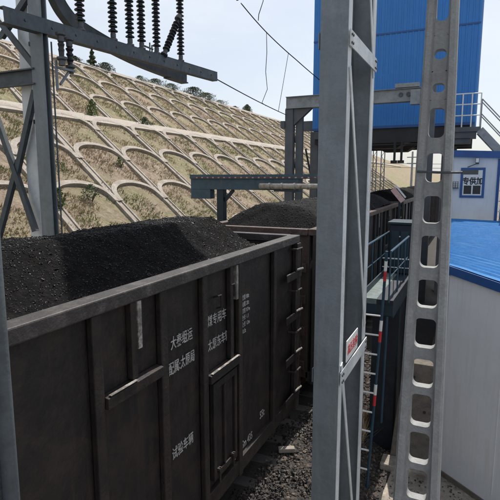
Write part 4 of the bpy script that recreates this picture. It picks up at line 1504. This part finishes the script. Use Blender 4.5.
b.box((xm + 0.021, cy0 - 0.022, wz0 + 0.071), (wx1 - 0.106, cy0 - 0.011, wz0 + 0.11))
b.build("sash", M['white'], win)
b = MB()
b.box((wx0 + 0.072, cy0 - 0.026, 4.34), (wx1 - 0.072, cy0 - 0.0225, 4.805))
b.build("sign_sheet", M['white'], win)
text_part("专供加", (wx0 + 0.055, cy0 - 0.0275, 4.39), (1, 0, 0), (0, 0, 1), 0.235, M['darkunder'], win, depth=0.001, stretch=0.83, bold=0.008)
b = MB()
b.beam((-0.28, cy0 - 0.002, 4.90), (-0.02, cy0 - 0.16, 5.0), 0.02, 0.02)
b.box((-0.07, cy0 - 0.24, 4.98), (0.03, cy0 - 0.08, 5.16))
lm = b.build("floodlight", M['gantry'], t)
b = MB()
b.box((-0.06, cy0 - 0.262, 5.03), (0.02, cy0 - 0.241, 5.15))
b.build("lens", M['white'], lm)
b = MB()
for i in range(4):
    b.box((-0.74 + i * 0.07, cy0 - 0.13, 4.26), (-0.725 + i * 0.07, cy0 - 0.115, 4.46))
for i in range(4):
    b.box((-0.745, cy0 - 0.145, 4.26 + i * 0.062), (-0.50, cy0 - 0.131, 4.272 + i * 0.062))
b.box((-0.745, cy0 - 0.114, 4.26), (-0.50, cy0 - 0.003, 4.275))
b.build("wire_basket", M['darkunder'], t)

# side stair with blue posts right of the cabin
t = thing("side_stair", "blue steel stair frame with pale rails beside the cabin", "stairs", (0.9, 16.4, 0))
for xx, yy in ((0.70, 16.2), (0.70, 15.4), (1.35, 16.2), (1.35, 15.4)):
    b = MB()
    b.box((xx - 0.035, yy - 0.035, 0), (xx + 0.035, yy + 0.035, 5.0))
    b.build("post", M['trim'], t)
b = MB()
b.box((0.66, 15.36, 3.30), (1.4, 16.24, 3.36))
b.build("landing", M['darkgirder'], t)
for zz in (3.65, 3.95, 4.25):
    b = MB()
    b.tube([(0.70, 15.33, zz), (0.62, 15.9, zz - 0.05), (0.70, 16.27, zz + 0.12)], 0.016, 7)
    b.tube([(0.70, 15.34, zz), (1.35, 15.34, zz + 0.25)], 0.016, 7)
    b.build("guard_rail", M['white'], t)

# ------------------------------------------------------------------ things far along the track
def lattice_mast(label, x, y, h, wd=0.42):
    t_ = thing("lattice_mast", label, "mast", (x, y, 0), "far masts along the track")
    for sx in (-1, 1):
        b_ = MB()
        b_.box((x + sx * wd / 2 - 0.05, y - 0.06, 0), (x + sx * wd / 2 + 0.05, y + 0.06, h))
        b_.build("chord", M['darkgirder'], t_)
    b_ = MB()
    n_ = int(h / 0.55)
    for k in range(n_):
        z = k * 0.55
        a, c_ = (-1, 1) if k % 2 else (1, -1)
        b_.beam((x + a * (wd / 2 - 0.05), y, z), (x + c_ * (wd / 2 - 0.05), y, z + 0.5), 0.05, 0.05, (0, 1, 0))
    b_.build("lacing", M['darkgirder'], t_)
lattice_mast("far grey lattice mast left of its twin beyond the bunker", -11.25, 60, 9.5, 0.40)
lattice_mast("far grey lattice mast right of its twin beyond the bunker", -10.3, 60, 9.5, 0.40)
t = thing("line_pole", "far slim concrete line pole with crossarms on the hillside skyline", "pole", (-6.95, 60, 0))
b = MB()
b.tube([(-6.95, 60, 0), (-6.95, 60, 7.6)], [0.16, 0.10], 10)
b.build("shaft", M['concrete_pole'], t)
for zz in (6.9, 6.2):
    b = MB()
    b.box((-7.55, 59.9, zz), (-6.35, 60.1, zz + 0.10))
    b.build("crossarm", M['girder'], t)
for k, (za, zb) in enumerate(((6.7, 6.1), (6.3, 5.6))):
    wire("overhead_wire", ("higher" if k == 0 else "lower") + " far wire strung from the line pole past the masts", sag((-16, 62, za), (2, 58, zb), 0.2), 0.025)

# board on a post between the wagon and the bunker leg
t = thing("marker_board", "tilted pale pink and white board on a post beside the brown wagon", "board", (-2.12, 15.6, 0))
b = MB()
b.box((-2.16, 15.6, 0.2), (-2.10, 15.66, 4.1))
b.build("post", M['teal'], t)
b = MB()
b.beam((-2.34, 15.57, 4.24), (-2.02, 15.57, 3.86), 0.02, 0.16, (0.6, 0, 0.8), 0)
b.beam((-2.265, 15.555, 4.355), (-1.945, 15.555, 3.975), 0.02, 0.05, (0.6, 0, 0.8), 1)
b.build("panel", [M['pink'], M['white']], t)
